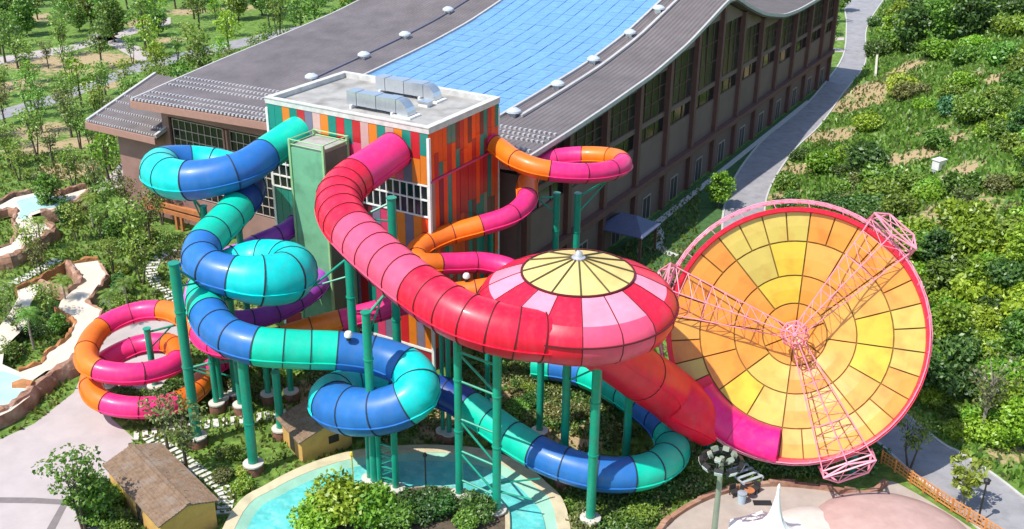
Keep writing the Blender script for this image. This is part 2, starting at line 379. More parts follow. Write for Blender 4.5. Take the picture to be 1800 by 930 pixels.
# ------------------------------------------------------------------ rock stream, left
ROCK = mat('brown_moulded_rock', (.33, .17, .11), .9, var=.3, scale=1.1, bump=.9, bscale=3, dirt_or_caustic=((.52, .37, .28), .7, .8))
ROCKO = mat('orange_moulded_rock', (.44, .19, .07), .9, var=.25, scale=1.3, bump=.8, bscale=3)
BED = mat('cream_stream_bed', (.66, .57, .46), .7, var=.12, scale=.6)
PALEW = mat('pale_stream_water', (.42, .64, .64), .12, var=.15, scale=.4, bump=.15, bscale=2)
def rocky(name, pts, z0, z1, w, m, label=None, seed=1, jag=.35):
    rg = random.Random(seed); b = MB(); ring = []
    line = [Vector((*p, 0)) for p in pts]
    fine = []
    for i in range(len(line)-1):
        k = max(1, int((line[i+1]-line[i]).length/.55))
        fine += [line[i].lerp(line[i+1], j/k) for j in range(k)]
    fine.append(line[-1]); m_ = 7
    for i, p in enumerate(fine):
        tg = (fine[min(i+1, len(fine)-1)]-fine[max(i-1, 0)]); tg = tg.normalized() if tg.length else Vector((1, 0, 0)); nn = Vector((tg.y, -tg.x, 0))
        hgt = z1-z0+rg.uniform(-jag, jag)*.6
        w_ = w
        prof = [(-.6, 0), (-.55, .45), (-.4, .85), (-.1, 1.0), (.25, .92), (.5, .5), (.62, 0)]
        ring.append([p+nn*(a*w+rg.uniform(-jag, jag)*.35*w)+Vector((0, 0, z0+c*hgt+rg.uniform(-.1, .1)*(c > 0))) for a, c in prof])
    vs = [q for r in ring for q in r]
    fs = [(i*m_+j, i*m_+j+1, (i+1)*m_+j+1, (i+1)*m_+j) for i in range(len(ring)-1) for j in range(m_-1)]
    fs += [tuple(range(m_)), tuple((len(ring)-1)*m_+j for j in range(m_-1, -1, -1))]
    b.add(vs, fs); o = obj(name, b, m)
    if label: tag(o, label, 'rock wall')
    else: o['kind'] = 'structure'
    return o
ZW = 1.25
stream = [(172, 458), (190, 487), (172, 505), (158, 522), (150, 532), (178, 545), (172, 560), (152, 600), (140, 625), (126, 640), (81, 652), (58, 668), (52, 697), (19, 722), (-30, 745), (-40, 660), (-10, 585), (17, 550), (32, 523), (30, 511), (68, 497), (66, 514), (53, 534), (53, 560), (34, 585), (8, 610), (4, 640), (35, 654), (74, 640), (81, 622), (116, 600), (124, 580), (131, 566), (122, 556), (101, 545), (107, 529), (121, 517), (143, 496), (133, 480), (121, 465)]
poly('stream_bed', wl(stream, ZW), ZW, BED)
poly('stream_water', wl([(40, 664), (50, 690), (19, 718), (-25, 738), (-30, 665), (5, 652)], ZW), ZW+.03, PALEW)
poolA = [(-10, 366), (25, 347), (62, 339), (107, 345), (150, 332), (162, 334), (142, 346), (123, 356), (100, 368), (72, 373), (55, 379), (64, 393), (80, 393), (92, 407), (73, 415), (63, 424), (40, 439), (17, 451), (-20, 458), (-20, 444), (20, 430), (36, 407), (27, 387), (33, 369)]
poly('stream_bed', wl(poolA, ZW), ZW, BED)
poly('stream_water', wl([(28, 354), (62, 344), (105, 349), (125, 350), (98, 364), (70, 368), (52, 374), (46, 386), (32, 384), (37, 369)], ZW), ZW+.03, PALEW)
rocky('rock_bank', wl([(-40, 752), (19, 727), (52, 702), (62, 690), (95, 664), (128, 648), (140, 634)], .6), 0, 1.6, 1.0, ROCK, 'long brown moulded rock wall between the stream pool and the pale plaza', 3)
rocky('rock_bank', wl([(22, 680), (40, 678), (58, 680)], ZW), .6, 1.7, .9, ROCKO, 'small orange rock tongue jutting into the turquoise stream pool', 4)
rocky('rock_bank', wl([(32, 652), (74, 638), (82, 620), (116, 598), (126, 580), (133, 567), (120, 554), (99, 545)], ZW), .3, 1.5, .5, ROCKO, 'winding orange rock lip along the planted bank of the stream', 5)
rocky('rock_bank', wl([(28, 508), (45, 500), (70, 490), (88, 476), (118, 462), (150, 456), (172, 453)], ZW), .3, 1.5, .5, ROCKO, 'orange rock lip on the far side of the upper cream stream', 6)
rocky('rock_bank', wl([(174, 460), (190, 486), (174, 507), (160, 522), (152, 531), (179, 545), (174, 560), (158, 590)], ZW), .3, 1.5, .5, ROCK, 'brown rock edge of the stream beside the garden trees', 7)
rocky('rock_bank', wl([(70, 497), (100, 508), (120, 512), (143, 496), (134, 481), (121, 466)], ZW), .3, 1.75, .8, ROCK, 'dark brown boulders on the shrub island in the stream', 8)
rocky('rock_bank', wl([(-10, 360), (25, 342), (62, 334), (107, 340), (150, 328)], ZW), .3, 1.7, .6, ROCK, 'pinkish rock rim behind the upper pale turquoise pool', 9)
rocky('rock_bank', wl([(162, 336), (143, 350), (124, 361), (100, 373), (72, 377)], ZW), .2, 1.8, .9, ROCK, 'craggy brown rocks in front of the upper turquoise pool', 10)
rocky('rock_bank', wl([(82, 395), (95, 408), (76, 420), (64, 432), (40, 447), (17, 458), (-20, 464)], .8), 0, 1.55, 1.1, ROCK, 'brown rock wall under the curved cream channel', 11)
rocky('rock_bank', wl([(-20, 440), (20, 427), (33, 407), (24, 387), (30, 370), (14, 366), (-15, 374)], ZW), .3, 1.5, .6, ROCK, 'reddish boulders on the far left inside the channel bend', 12)

# ------------------------------------------------------------------ hall (long building with the swooping tiled roof); local frame: x along its front, y into its depth
HALL = thing('hall', 'long brown hall with swooping grey tiled roof and blue glass skylight', 'building', BL, -YAW)
TILE = mat('grey_brown_roof_tile', (.115, .095, .09), .75, var=.16, scale=.5, dirt_or_caustic=((.14, .125, .13), .4, .5)); TILED = mat('tile_ridge', (.30, .258, .25), .6, var=.2, scale=.25)
FASC = mat('brown_fascia', (.36, .20, .16), .75, var=.1); BWALL = mat('brown_render', (.30, .17, .14), .85, var=.14, scale=.4, dirt_or_caustic=((.20, .12, .10), .5, .5))
CLAD = mat('dark_cladding', (.185, .125, .105), .8, var=.12, scale=.3); COLM = mat('red_brown_column', (.15, .07, .055), .75, var=.12)
GLASSD = mat('dark_window_glass', (.012, .015, .017), .12, var=.3, spec=.5, obj_var=.35); FRAME = mat('beige_window_frame', (.40, .33, .28), .6)
GLASSG = mat('greenish_window_glass', (.026, .027, .023), .3, var=.6, scale=.5, spec=.25, obj_var=.4)
SKYG = mat('blue_skylight_glass', (.15, .325, .60), .22, var=.10, scale=1.2, spec=.5, obj_var=.045, coat=.2)
PR = [(11.6, 17.6), (22, 18.1), (31, 18.7), (42, 19.6), (52.5, 21.2), (60, 23.0), (66, 24.5), (68.5, 24.8), (73, 22.9), (82, 20.1), (92, 18.2), (100, 17.8), (111, 17.9), (134, 18.6)]
PL = [(11.6, 15.7), (17, 16.4), (26.7, 17.5), (37.6, 18.5), (49.9, 19.8), (60, 21.4), (66, 22.4), (68.5, 22.6), (73, 21.2), (92, 17.3), (134, 17.5)]
def _cubic(P, v):
    xs_ = [p[0] for p in P]; ys_ = [p[1] for p in P]
    return float(np.interp(v, xs_, ys_))
U0, U1 = -51.0, 2.5
def zr(u, v):
    k = (u-U0)/(U1-U0)
    s = 0
    for dv, w_ in ((-2, .25), (0, .5), (2, .25)): s += w_*(_cubic(PL, v+dv)*(1-k)+_cubic(PR, v+dv)*k)
    return s
VS = [11.6]+[14+2.5*i for i in range(47)]
def roof_patch(name, u0, u1, vs, dz0, dz1, m, nu=6, parent=HALL, smooth=False):
    b = MB(); us = [u0+(u1-u0)*i/nu for i in range(nu+1)]
    top = [(u, v, zr(u, v)+dz1) for v in vs for u in us]; bot = [(u, v, zr(u, v)+dz0) for v in vs for u in us]
    k = nu+1; N = len(top); fs = []
    for j in range(len(vs)-1):
        for i in range(nu):
            a = j*k+i; fs.append((a, a+1, a+1+k, a+k)); fs.append((N+a+k, N+a+1+k, N+a+1, N+a))
    for j in range(len(vs)-1):
        a = j*k; fs.append((a+k, N+a+k, N+a, a)); a = j*k+nu; fs.append((a, N+a, N+a+k, a+k))
    for i in range(nu):
        fs.append((i+1, i, N+i, N+i+1)); a = (len(vs)-1)*k+i; fs.append((a, a+1, N+a+1, N+a))
    b.add(top+bot, fs); return obj(name, b, m, parent, smooth)
roof = roof_patch('roof', U0, U1, VS, -.55, 0, TILE, 8)
def on_roof(px, py):
    z = 18.
    for _ in range(40):
        p = W(px, py, z); u, v = uv(p); z = .5*z+.5*zr(min(max(u, U0), U1), min(max(v, 11.6), 134))
    return u, v
skA, skB = on_roof(664, 128), on_roof(884, 0); skC, skD = on_roof(908, 192), on_roof(1165, 0)
def lin(a, c, v): return a[0]+(c[0]-a[0])*(v-a[1])/(c[1]-a[1])
SL0 = .5*(skA[0]+skB[0]); SR0 = -6.4
# tile ribs: hundreds of thin raised lines, one joined mesh under the roof
def ribs(u0, u1, v0, v1, step=.58):
    b = MB(); n = int((u1-u0)/step)
    for i in range(n+1):
        u = u0+(u1-u0)*i/max(n, 1); vs_ = [v for v in VS if v0 <= v <= v1]
        vv = []
        for v in vs_: z = zr(u, v); vv += [(u-.14, v, z), (u, v, z+.19), (u+.14, v, z)]
        fs = []
        for j in range(len(vs_)-1): a = 3*j; fs += [(a, a+1, a+4, a+3), (a+1, a+2, a+5, a+4)]
        b.add(vv, fs)
    return b
rb = ribs(U0+.3, SL0-.3, 11.6, 69); r2_ = ribs(SR0+.3, U1-.2, 11.6, 69); rb.add(r2_.v, r2_.f)
r3_ = ribs(SL0, SR0, 11.6, 16.5); rb.add(r3_.v, r3_.f)
o = obj('tile_rib', rb, TILED, roof); o['kind'] = 'stuff'
# cross bands of antefix tiles near the eave (as in the photo's two lighter rows)
b = MB()
for vv in (11.7, 13.0, 14.3, 17.0, 18.3, 19.6):
    k = int((U1-U0)/.58)
    for i in range(k):
        u = U0+.3+(U1-U0-.5)*i/k
        if vv > 19 and SL0 < u < SR0: continue
        z = zr(u, vv); b.hexa([(u-.15, vv-.22, z), (u+.15, vv-.22, z), (u+.15, vv+.22, z), (u-.15, vv+.22, z), (u-.12, vv-.2, z+.24), (u+.12, vv-.2, z+.24), (u+.12, vv+.2, z+.24), (u-.12, vv+.2, z+.24)])
o = obj('eave_tile', b, mat('pale_eave_tile', (.44, .42, .42), .6), roof); o['kind'] = 'stuff'
# verge cappings (pale)
VERG = mat('pale_verge', (.46, .44, .42), .6)
for u in (U0, U1):
    b = MB()
    for j in range(len(VS)-1):
        v0, v1 = VS[j], VS[j+1]
        b.hexa([(u-.15, v0, zr(u, v0)-.3), (u+.15, v0, zr(u, v0)-.3), (u+.15, v1, zr(u, v1)-.3), (u-.15, v1, zr(u, v1)-.3), (u-.13, v0, zr(u, v0)+.16), (u+.13, v0, zr(u, v0)+.16), (u+.13, v1, zr(u, v1)+.16), (u-.13, v1, zr(u, v1)+.16)])
    obj('verge', b, VERG, roof)
b = MB()
for i in range(10):
    ua, ub = U0+(U1-U0)*i/10, U0+(U1-U0)*(i+1)/10
    b.hexa([(ua, 11.35, zr(ua, 11.6)-.95), (ub, 11.35, zr(ub, 11.6)-.95), (ub, 11.75, zr(ub, 11.6)-.95), (ua, 11.75, zr(ua, 11.6)-.95), (ua, 11.35, zr(ua, 11.6)-.12), (ub, 11.35, zr(ub, 11.6)-.12), (ub, 11.75, zr(ub, 11.6)-.12), (ua, 11.75, zr(ua, 11.6)-.12)])
obj('fascia', b, FASC, HALL)
roof_patch('soffit', U0+.4, U1-.4, [11.8, 14, 18], -1.1, -.95, FASC, 4)
# skylight: panes set in a grid, each a slightly tilted sheet
sky_ = thing_part = bpy.data.objects.new('skylight', None); COL.objects.link(sky_); sky_.parent = HALL
v0s, v1s = 17.0, 67.5; NU, NV = 12, 24
SKYV = [v0s+(v1s-v0s)*j/20 for j in range(21)]
pane_me = []
for k in range(NU*NV):
    i, j = k % NU, k//NU
    ua, ub = SL0+(SR0-SL0)*i/NU+.05, SL0+(SR0-SL0)*(i+1)/NU-.05
    va, vb = v0s+(v1s-v0s)*j/NV+.04, v0s+(v1s-v0s)*(j+1)/NV-.04
    dz = [rng.uniform(.12, .2) for _ in range(4)]
    c = [(ua, va), (ub, va), (ub, vb), (ua, vb)]; um, vm = (ua+ub)/2, (va+vb)/2; zc = zr(um, vm)
    b = MB()
    vs = [(u-um, v-vm, zr(u, v)+dz[q]-zc) for q, (u, v) in enumerate(c)]+[(0, 0, rng.uniform(.17, .27))]
    vs += [(u-um, v-vm, zr(u, v)+.03-zc) for u, v in c]
    b.add(vs, [(0, 1, 4), (1, 2, 4), (2, 3, 4), (3, 0, 4)]+[(5+q, 5+(q+1) % 4, (q+1) % 4, q) for q in range(4)])
    o = obj('pane', b, SKYG, sky_, loc=(um, vm, zc))
roof_patch('skylight_frame', SL0, SR0, SKYV, .01, .04, mat('skylight_frame_metal', (.17, .30, .48), .5), 6, sky_)
for u in (SL0-.15, SR0+.15):
    b = MB()
    for j in range(20): v0, v1 = SKYV[j], SKYV[j+1]; b.beam((u, v0, zr(u, v0)+.18), (u, v1, zr(u, v1)+.18), .3, .4)
    obj('skylight_edge', b, VERG, HALL)
# far slope: a strip of skylight carries on past the ridge at the right-hand end
roof_patch('skylight_glass', -14, -1.5, [74, 80, 86, 91], .05, .16, SKYG, 3)
# roof ventilators along two pipe lines
def ventilator(u, v):
    z = zr(u, v); b = MB(); b.hexa([(-.55, -.55, -.3), (.55, -.55, -.3), (.55, .55, -.3), (-.55, .55, -.3), (-.5, -.5, .55), (.5, -.5, .55), (.5, .5, .55), (-.5, .5, .55)])
    o = obj('roof_ventilator', b, GALV, HALL, loc=(u, v, z)); o.scale = (.82, .82, .82)
    c = MB(); c.lathe([(.1, 1.25), (.5, 1.15), (.95, .85), (1.0, .62), (.6, .5)], 14)
    obj('cap', c, mat('white_vent_cap', (.50, .54, .58), .4, var=.12), o, True)
rowL = [on_roof(*p) for p in [(548, 143), (640, 104), (712, 68), (788, 24)]]; rowR = [on_roof(*p) for p in [(903, 205), (980, 156), (1043, 112), (1107, 65), (1158, 22)]]
print('ventL', rowL, 'ventR', rowR)
for r in (rowL, rowR):
    for u, v in r: ventilator(u, v)
for r, ve in ((rowL, 64), (rowR, 66)):
    k = (r[-1][0]-r[0][0])/(r[-1][1]-r[0][1]); b = MB(); vv = [r[0][1]+(ve-r[0][1])*j/14 for j in range(15)]
    off = .9 if r is rowR else 0
    for j in range(14):
        ua, ub = r[0][0]+off+k*(vv[j]-r[0][1]), r[0][0]+off+k*(vv[j+1]-r[0][1])
        b.beam((ua, vv[j], zr(ua, vv[j])+.2), (ub, vv[j+1], zr(ub, vv[j+1])+.2), .35, .3)
    obj('roof_pipe', b, mat('dark_roof_pipe', (.12, .12, .16), .5) if r is rowL else VERG, HALL)
# walls
b = MB(); zt = 14.2
b.box(-49, 1.0, 14.05, 14.4, 0, 3.6); b.box(-49, -47.9, 14.05, 14.4, 3.6, 15.0); b.box(-47.9, 1.0, 14.05, 14.4, 13.6, 15.2)
b.box(-19.5, 1.0, 14.05, 14.4, 3.6, 13.6)
obj('wall', b, BWALL, HALL)
b = MB(); b.box(-49, -48.6, 14.4, 128, 0, 14.5); b.box(-48.6, 1, 127.6, 128, 0, 16.6); obj('wall', b, BWALL, HALL)
# front windows, bay by bay
def window_grid(u0, u1, z0, z1, v, nu, nz, parent, fm, gmat, proud=.10, lw_=.09):
    w = MB()
    for i in range(nu+1):
        u = u0+(u1-u0)*i/nu; w.box(u-lw_/2, u+lw_/2, v-proud, v+.04, z0, z1)
    for j in range(nz+1):
        z = z0+(z1-z0)*j/nz; w.box(u0-lw_/2+.002, u1+lw_/2-.002, v-proud-.02, v+.03, z-lw_/2, z+lw_/2)
    o = obj('window', w, fm, parent)
    for i in range(nu):
        for j in range(nz):
            p = MB(); a, c = u0+(u1-u0)*i/nu+lw_/2, u0+(u1-u0)*(i+1)/nu-lw_/2; d, e_ = z0+(z1-z0)*j/nz+lw_/2, z0+(z1-z0)*(j+1)/nz-lw_/2
            p.box(a-(a+c)/2, c-(a+c)/2, 0, .05, d-(d+e_)/2, e_-(d+e_)/2)
            q = obj('pane', p, gmat, o, loc=((a+c)/2, v-.01, (d+e_)/2)); q.rotation_euler = (rng.uniform(-.02, .02), 0, rng.uniform(-.02, .02))
    return o
for k in range(3):
    ua = -47.6+9.3*k
    window_grid(ua+.3, ua+8.6, 3.8, 13.4, 14.2, 8, 8, HALL, FRAME, GLASSD)
    b = MB(); b.box(ua+8.75, ua+9.0, 13.75, 14.25, 0, 13.5); b.box(ua+9.25, ua+9.5, 13.75, 14.25, 0, 13.5); obj('column', b, FASC, HALL)
# timber terrace beams at the foot of the front
TIM = mat('orange_timber', (.46, .17, .06), .75, var=.2, scale=2)
TER = thing('timber_terrace', 'orange timber beam frame at the foot of the hall front behind garden trees', 'pergola', L(-46, 12, 0), -YAW)
for z in (2.1, 2.9):
    b = MB(); b.beam((-6, 0, z), (7, 0, z), .35, .5); obj('beam', b, TIM, TER)
for u in (-5.2, -.3, .6, 6): b = MB(); b.box(u-.17, u+.17, -.16, .16, 0, 2.0); obj('post', b, TIM, TER)
for v in (1.6,): b = MB(); b.beam((-6, v, 2.2), (7, v, 2.2), .3, .4); obj('beam', b, TIM, TER)
# lower left wing
b = MB(); b.box(-57.4, -49.0, 14.0, 60, 0, 11.2); obj('wing_wall', b, BWALL, HALL)
b = MB(); wz = lambda v: 11.4+.30*(v-12.3)
b.hexa([(-60.6, 12.3, wz(12.3)-.5), (-48.5, 12.3, wz(12.3)-.5), (-48.5, 24, wz(24)-.5), (-60.6, 24, wz(24)-.5), (-60.6, 12.3, wz(12.3)), (-48.5, 12.3, wz(12.3)), (-48.5, 24, wz(24)), (-60.6, 24, wz(24))])
wr = obj('wing_roof', b, TILE, HALL)
b = MB()
for i in range(30):
    u = -60.4+11.8*i/29; b.add([(u-.08, 12.3, wz(12.3)), (u, 12.3, wz(12.3)+.1), (u+.08, 12.3, wz(12.3)), (u-.08, 24, wz(24)), (u, 24, wz(24)+.1), (u+.08, 24, wz(24))], [(0, 1, 4, 3), (1, 2, 5, 4)])
o = obj('tile_rib', b, TILED, wr); o['kind'] = 'stuff'
b = MB()
for vv in (12.4, 13.8, 15.2, 17.0, 18.4):
    for i in range(28): u = -60.3+11.6*i/27; z = wz(vv); b.box(u-.1, u+.1, vv-.1, vv+.1, z, z+.2)
o = obj('eave_tile', b, MATS['pale_eave_tile'], wr); o['kind'] = 'stuff'
b = MB(); b.beam((-60.6, 12.3, wz(12.3)+.06), (-60.6, 24, wz(24)+.06), .4, .45); b.beam((-48.5, 12.3, wz(12.3)+.06), (-48.5, 17, wz(17)+.06), .4, .45); obj('verge', b, VERG, wr)
b = MB(); b.box(-60.7, -48.4, 12.05, 12.4, wz(12.3)-.9, wz(12.3)-.1); obj('wing_fascia', b, FASC, HALL)
# right-hand facade: columns, wall panels, window bands
ux = 1.0
cols = [14.5+8.85*i for i in range(13)]+[128.0]
for v in cols:
    b = MB(); zt = zr(U1-.5, v)-.6; b.box(ux+.05, ux+.75, v-.4, v+.4, 0, zt); obj('column', b, COLM, HALL)
for v0, v1 in zip(cols[:-1], cols[1:]):
    vm = (v0+v1)/2; zt = min(zr(1, v0), zr(1, v1))-.62
    b = MB(); low = 10.6 if v0 < 90 else 9.5
    b.box(ux-.3, ux+.2, v0+.4, v1-.4, 5.95, low); obj('wall_panel', b, CLAD, HALL)
    b = MB(); b.box(ux-.3, ux+.2, v0+.4, v1-.4, low+1.9, low+2.5); obj('spandrel', b, CLAD, HALL)
    b = MB(); b.box(ux-.3, ux+.18, v0+.4, v1-.4, 0, 5.2); obj('wall_panel', b, CLAD, HALL); b = MB()
    z1a, z1b = zr(1, v0)-.58, zr(1, v1)-.58
    b.hexa([(ux-.3, v0+.4, zt-.5), (ux+.2, v0+.4, zt-.5), (ux+.2, v1-.4, zt-.5), (ux-.3, v1-.4, zt-.5), (ux-.3, v0+.4, z1a), (ux+.2, v0+.4, z1a), (ux+.2, v1-.4, z1b), (ux-.3, v1-.4, z1b)])
    obj('gable_panel', b, CLAD, HALL)
    for za, zb, gm_, nn in ((low, low+1.9, GLASSD, 3), (low+2.5, zt-.5, GLASSG, 4)):
        if zb-za < .5: continue
        w = MB()
        for i in range(nn+1):
            v = v0+.4+(v1-v0-.8)*i/nn; w.box(ux+.02, ux+.16, v-.06, v+.06, za, zb)
        w.box(ux+.01, ux+.15, v0+.4, v1-.4, za, za+.12)
        if zb-za > 2.5:
            for f_ in (.36, .68): w.box(ux+.03, ux+.12, v0+.4, v1-.4, za+(zb-za)*f_-.05, za+(zb-za)*f_+.05)
        o = obj('window', w, COLM, HALL)
        for i in range(nn):
            a, c = v0+.46+(v1-v0-.8)*i/nn, v0+.34+(v1-v0-.8)*(i+1)/nn
            p = MB(); p.box(-.03, .02, -(c-a)/2, (c-a)/2, -(zb-za)/2, (zb-za)/2)
            q = obj('pane', p, gm_, o, loc=(ux+.04, (a+c)/2, (za+zb)/2)); q.rotation_euler = (0, rng.uniform(-.03, .03), rng.uniform(-.03, .03))
    d = MB(); d.box(ux+.1, ux+.22, vm-1.1, vm+1.1, 0, 2.9); o = obj('door', d, mat('dark_door', (.045, .045, .05), .5), HALL)
    f = MB(); f.box(ux+.2, ux+.26, vm-1.25, vm-1.1, 0, 3.0); f.box(ux+.2, ux+.26, vm+1.1, vm+1.25, 0, 3.0); f.box(ux+.2, ux+.26, vm-1.25, vm+1.25, 3.0, 3.2); f.box(ux+.22, ux+.25, vm-.05, vm+.05, 0, 3.0); obj('door_frame', f, FRAME, o)
b = MB(); b.box(ux-.2, ux+1.1, 14, 128.3, 5.2, 5.95); obj('ledge', b, COLM, HALL)
b = MB(); b.box(ux-.3, ux+.1, 13.9, 14.5, 0, 16.2); obj('corner_pier', b, CLAD, HALL)
# stepping strip of paving along the facade and the curling garden path
STONE = mat('pale_stone_slab', (.60, .58, .53), .85, var=.15, scale=2, obj_var=.1)
b = MB(); b.slab([tuple(L(u, v)[:2]) for u, v in ((2.6, 44), (3.5, 44), (3.0, 112), (2.3, 112))], .02, .10); struct('facade_path', b, KERB)
cp = smooth_px([(1128, 393), (1150, 397), (1160, 412), (1158, 430), (1168, 442), (1190, 450)], 5, False)
cl_ = offs(wl(cp), .55); cr_ = offs(wl(cp), -.55); strip('garden_path', cl_, cr_, .03, KERB)

# ------------------------------------------------------------------ slide tower
TOW = thing('slide_tower', 'tall square slide tower clad in red orange and teal stripes', 'tower', BL, -YAW)
TZ = 23.5; TU, TV = 18.2, 11.4
CORE = mat('tower_core', (.10, .095, .10), .8)
b = MB(); b.box(-TU+.12, -.12, .12, TV-.12, 0, 22.7); obj('core', b, CORE, TOW)
b = MB(); b.box(-TU+.1, -.1, .1, TV-.1, 22.7, 23.08); obj('roof_deck', b, CONC, TOW)
for nm, a in (('p', (-TU-.12, .12, -.12, .38)), ('p', (-TU-.12, .12, TV-.38, TV+.12)), ('p', (-TU-.12, -TU+.38, .382, TV-.382)), ('p', (-.38, .12, .382, TV-.382))):
    b = MB(); b.box(*a, 23.0, TZ); b.box(a[0]-.06, a[1]+.06, a[2]-.06 if a[2] < .1 else a[2], a[3]+.06 if a[3] > TV-.1 else a[3], TZ, TZ+.08); obj('parapet', b, PARA, TOW)
pc = {'t': (.012, .21, .16), 'o': (.72, .20, .02), 'r': (.50, .018, .025), 'p': (.55, .34, .31), 'g': (.17, .15, .22), 'k': (.68, .055, .15), 'd': (.16, .02, .03), 'h': (.86, .075, .012), 's': (.28, .24, .18)}
PM = {k: mat('cladding_'+k, c, .38, var=.1, scale=.8, obj_var=.12, coat=.15) for k, c in pc.items()}
def panel(u0, u1, z0, z1, key, face):
    b = MB(); w, h = u1-u0-.03, z1-z0-.03; pr = rng.uniform(.0, .03)
    if face == 'f': b.box(-w/2, w/2, -.06-pr, .1, -h/2, h/2); loc = ((u0+u1)/2, .0, (z0+z1)/2)
    else: b.box(-.1, .06+pr, -w/2, w/2, -h/2, h/2); loc = (.0, (u0+u1)/2, (z0+z1)/2)
    return obj('cladding_panel', b, PM[key], TOW, loc=loc)
topf = 'sttotrgpotrtrpotpotrtokp'[1:21]
NF = 20; pw = TU/NF
rows = [(20.9, 22.6), (18.35, 20.9)]
for i in range(NF):
    ua = -TU+pw*i; zc = 20.6+rng.choice([0, .35, -.3, .1])
    panel(ua, ua+pw, zc, 22.98, topf[i], 'f'); panel(ua, ua+pw, 18.35, zc, rng.choice('torpgkdo'), 'f')
lowf = 'rgogsdrtogsgdgkrogoh'
for i in range(NF):
    ua = -TU+pw*i
    if i < 5: key = 'tttps'[i]; panel(ua, ua+pw, 2.1, 14.8, key, 'f'); continue
    zc = rng.uniform(8.5, 11)
    panel(ua, ua+pw, zc, 15.25, lowf[i], 'f'); panel(ua, ua+pw, 2.1, zc, lowf[(i*7+3) % 20], 'f')
# ribbon windows of the front
def twin(u0, u1, zs, n):
    w = MB(); lw_ = .085
    for i in range(n+1): u = u0+(u1-u0)*i/n; w.box(u-lw_/2, u+lw_/2, -.16, .1, zs[0], zs[-1])
    for z in zs: w.box(u0-.04, u1+.04, -.18, .098, z-lw_*.7, z+lw_*.7)
    o = obj('window', w, WHITE, TOW)
    for i in range(n):
        for za, zb in zip(zs[:-1], zs[1:]):
            a, c = u0+(u1-u0)*i/n+lw_/2, u0+(u1-u0)*(i+1)/n-lw_/2; p = MB(); p.box(-(c-a)/2, (c-a)/2, 0, .05, -(zb-za)/2+.05, (zb-za)/2-.05)
            obj('pane', p, GLASSD, o, loc=((a+c)/2, -.02, (za+zb)/2)).rotation_euler = (rng.uniform(-.02, .02), 0, rng.uniform(-.03, .03))
twin(-TU+.1, -13.8, [14.95, 16.1, 17.3, 18.2], 5); twin(-12.9, -.15, [15.35, 16.9, 18.25], 17)
# right-hand face
NRt = 17; pw2 = TV/NRt; keyr = 'hrthrhtrdhrhthrdr'
for i in range(NRt):
    va = pw2*i; z1 = rng.uniform(20, 21.5)
    panel(va, va+pw2, z1, 22.98, rng.choice('hrrhhtdht'), 'r'); panel(va, va+pw2, 18.75, z1, keyr[i] if rng.random() < .7 else rng.choice('hhrd'), 'r')
for i in range(NRt):
    va = pw2*i; zs = [2.1, rng.uniform(6.5, 9), rng.uniform(12.5, 15), 18.5]
    for a, c in zip(zs[:-1], zs[1:]): panel(va, va+pw2, a, c, rng.choice('rrhhtrsdthrd'), 'r')
b = MB(); b.box(-.02, .16, 0, TV, 18.52, 18.72); obj('rail', b, PM['k'], TOW)
b = MB(); b.box(-TU, 0, -.16, .05, 1.85, 2.08); obj('rail', b, WHITE, TOW)
b = MB(); b.box(-TU, -.05, -.05, .1, 0, 1.84); b.box(-.12, .05, -.0, TV, 0, 2.06); obj('plinth', b, mat('red_plinth', (.30, .02, .03), .6), TOW)
for u, v in ((.0, .0), (-TU, 0), (0, TV)):
    b = MB(); b.box(u-.13, u+.13, v-.17 if v == 0 else v-.12, v+.1, 0, TZ-.9); obj('corner_trim', b, WHITE, TOW)
# silver ducts on the tower roof
def duct(name, px, label, n_seg):
    p = W(px[0], px[1], 23.1); u, v = uv(p)
    D = thing('roof_duct', label, 'duct', L(u, v, 23.08), -YAW)
    seg = [1.1]*n_seg; x = 0
    for i, s_ in enumerate(seg):
        b = MB(); k = .0 if i % 2 else .04
        b.box(x+.02, x+s_-.02, -.62-k, .62+k, .35, 1.55+k); x += s_; obj('duct_section', b, GALV, D)
    b = MB(); prof = []
    for j in range(7):
        a = math.pi/2*j/6; prof.append((x+1.15*math.sin(a), .38+1.15*(math.cos(a)), x+.02*math.sin(a), .38))
    vs = []
    for j in range(7):
        a = math.pi/2*j/6
        vs += [(x+1.3*math.sin(a), -.6, .2+1.35*math.cos(a)), (x+1.3*math.sin(a), .6, .2+1.35*math.cos(a)), (x+.1*math.sin(a), .6, .2+.15*math.cos(a)), (x+.1*math.sin(a), -.6, .2+.15*math.cos(a))]
    fs = []
    for j in range(6):
        o_ = 4*j
        for q in range(4): fs.append((o_+q, o_+(q+1) % 4, o_+4+(q+1) % 4, o_+4+q))
    b.add(vs, fs); obj('elbow', b, GALV, D)
    b = MB()
    for q in (.5, x-.4): b = MB(); b.box(q-.1, q+.1, -.8, .8, 0, .34); obj('sleeper', b, WHITE, D)
    b = MB(); b.box(x-.3, x+1.7, -.85, .85, 0, .16); obj('base_frame', b, WHITE, D)
    return D
duct('d', (618, 186), 'front silver duct run with curved end on the tower roof', 5)
duct('d', (668, 160), 'rear silver duct run on the tower roof nearest the blue skylight', 5)
p = W(748, 186, 23.08); H_ = thing('roof_hatch', 'small white roof hatch beside the silver duct ends on the tower roof', 'hatch', p, -YAW)
b = MB(); b.box(-.5, .5, -.45, .45, 0, .4); obj('hatch_box', b, WHITE, H_); b = MB(); b.box(-.6, .6, -.55, .55, .4, .5); obj('lid', b, GALV, H_)
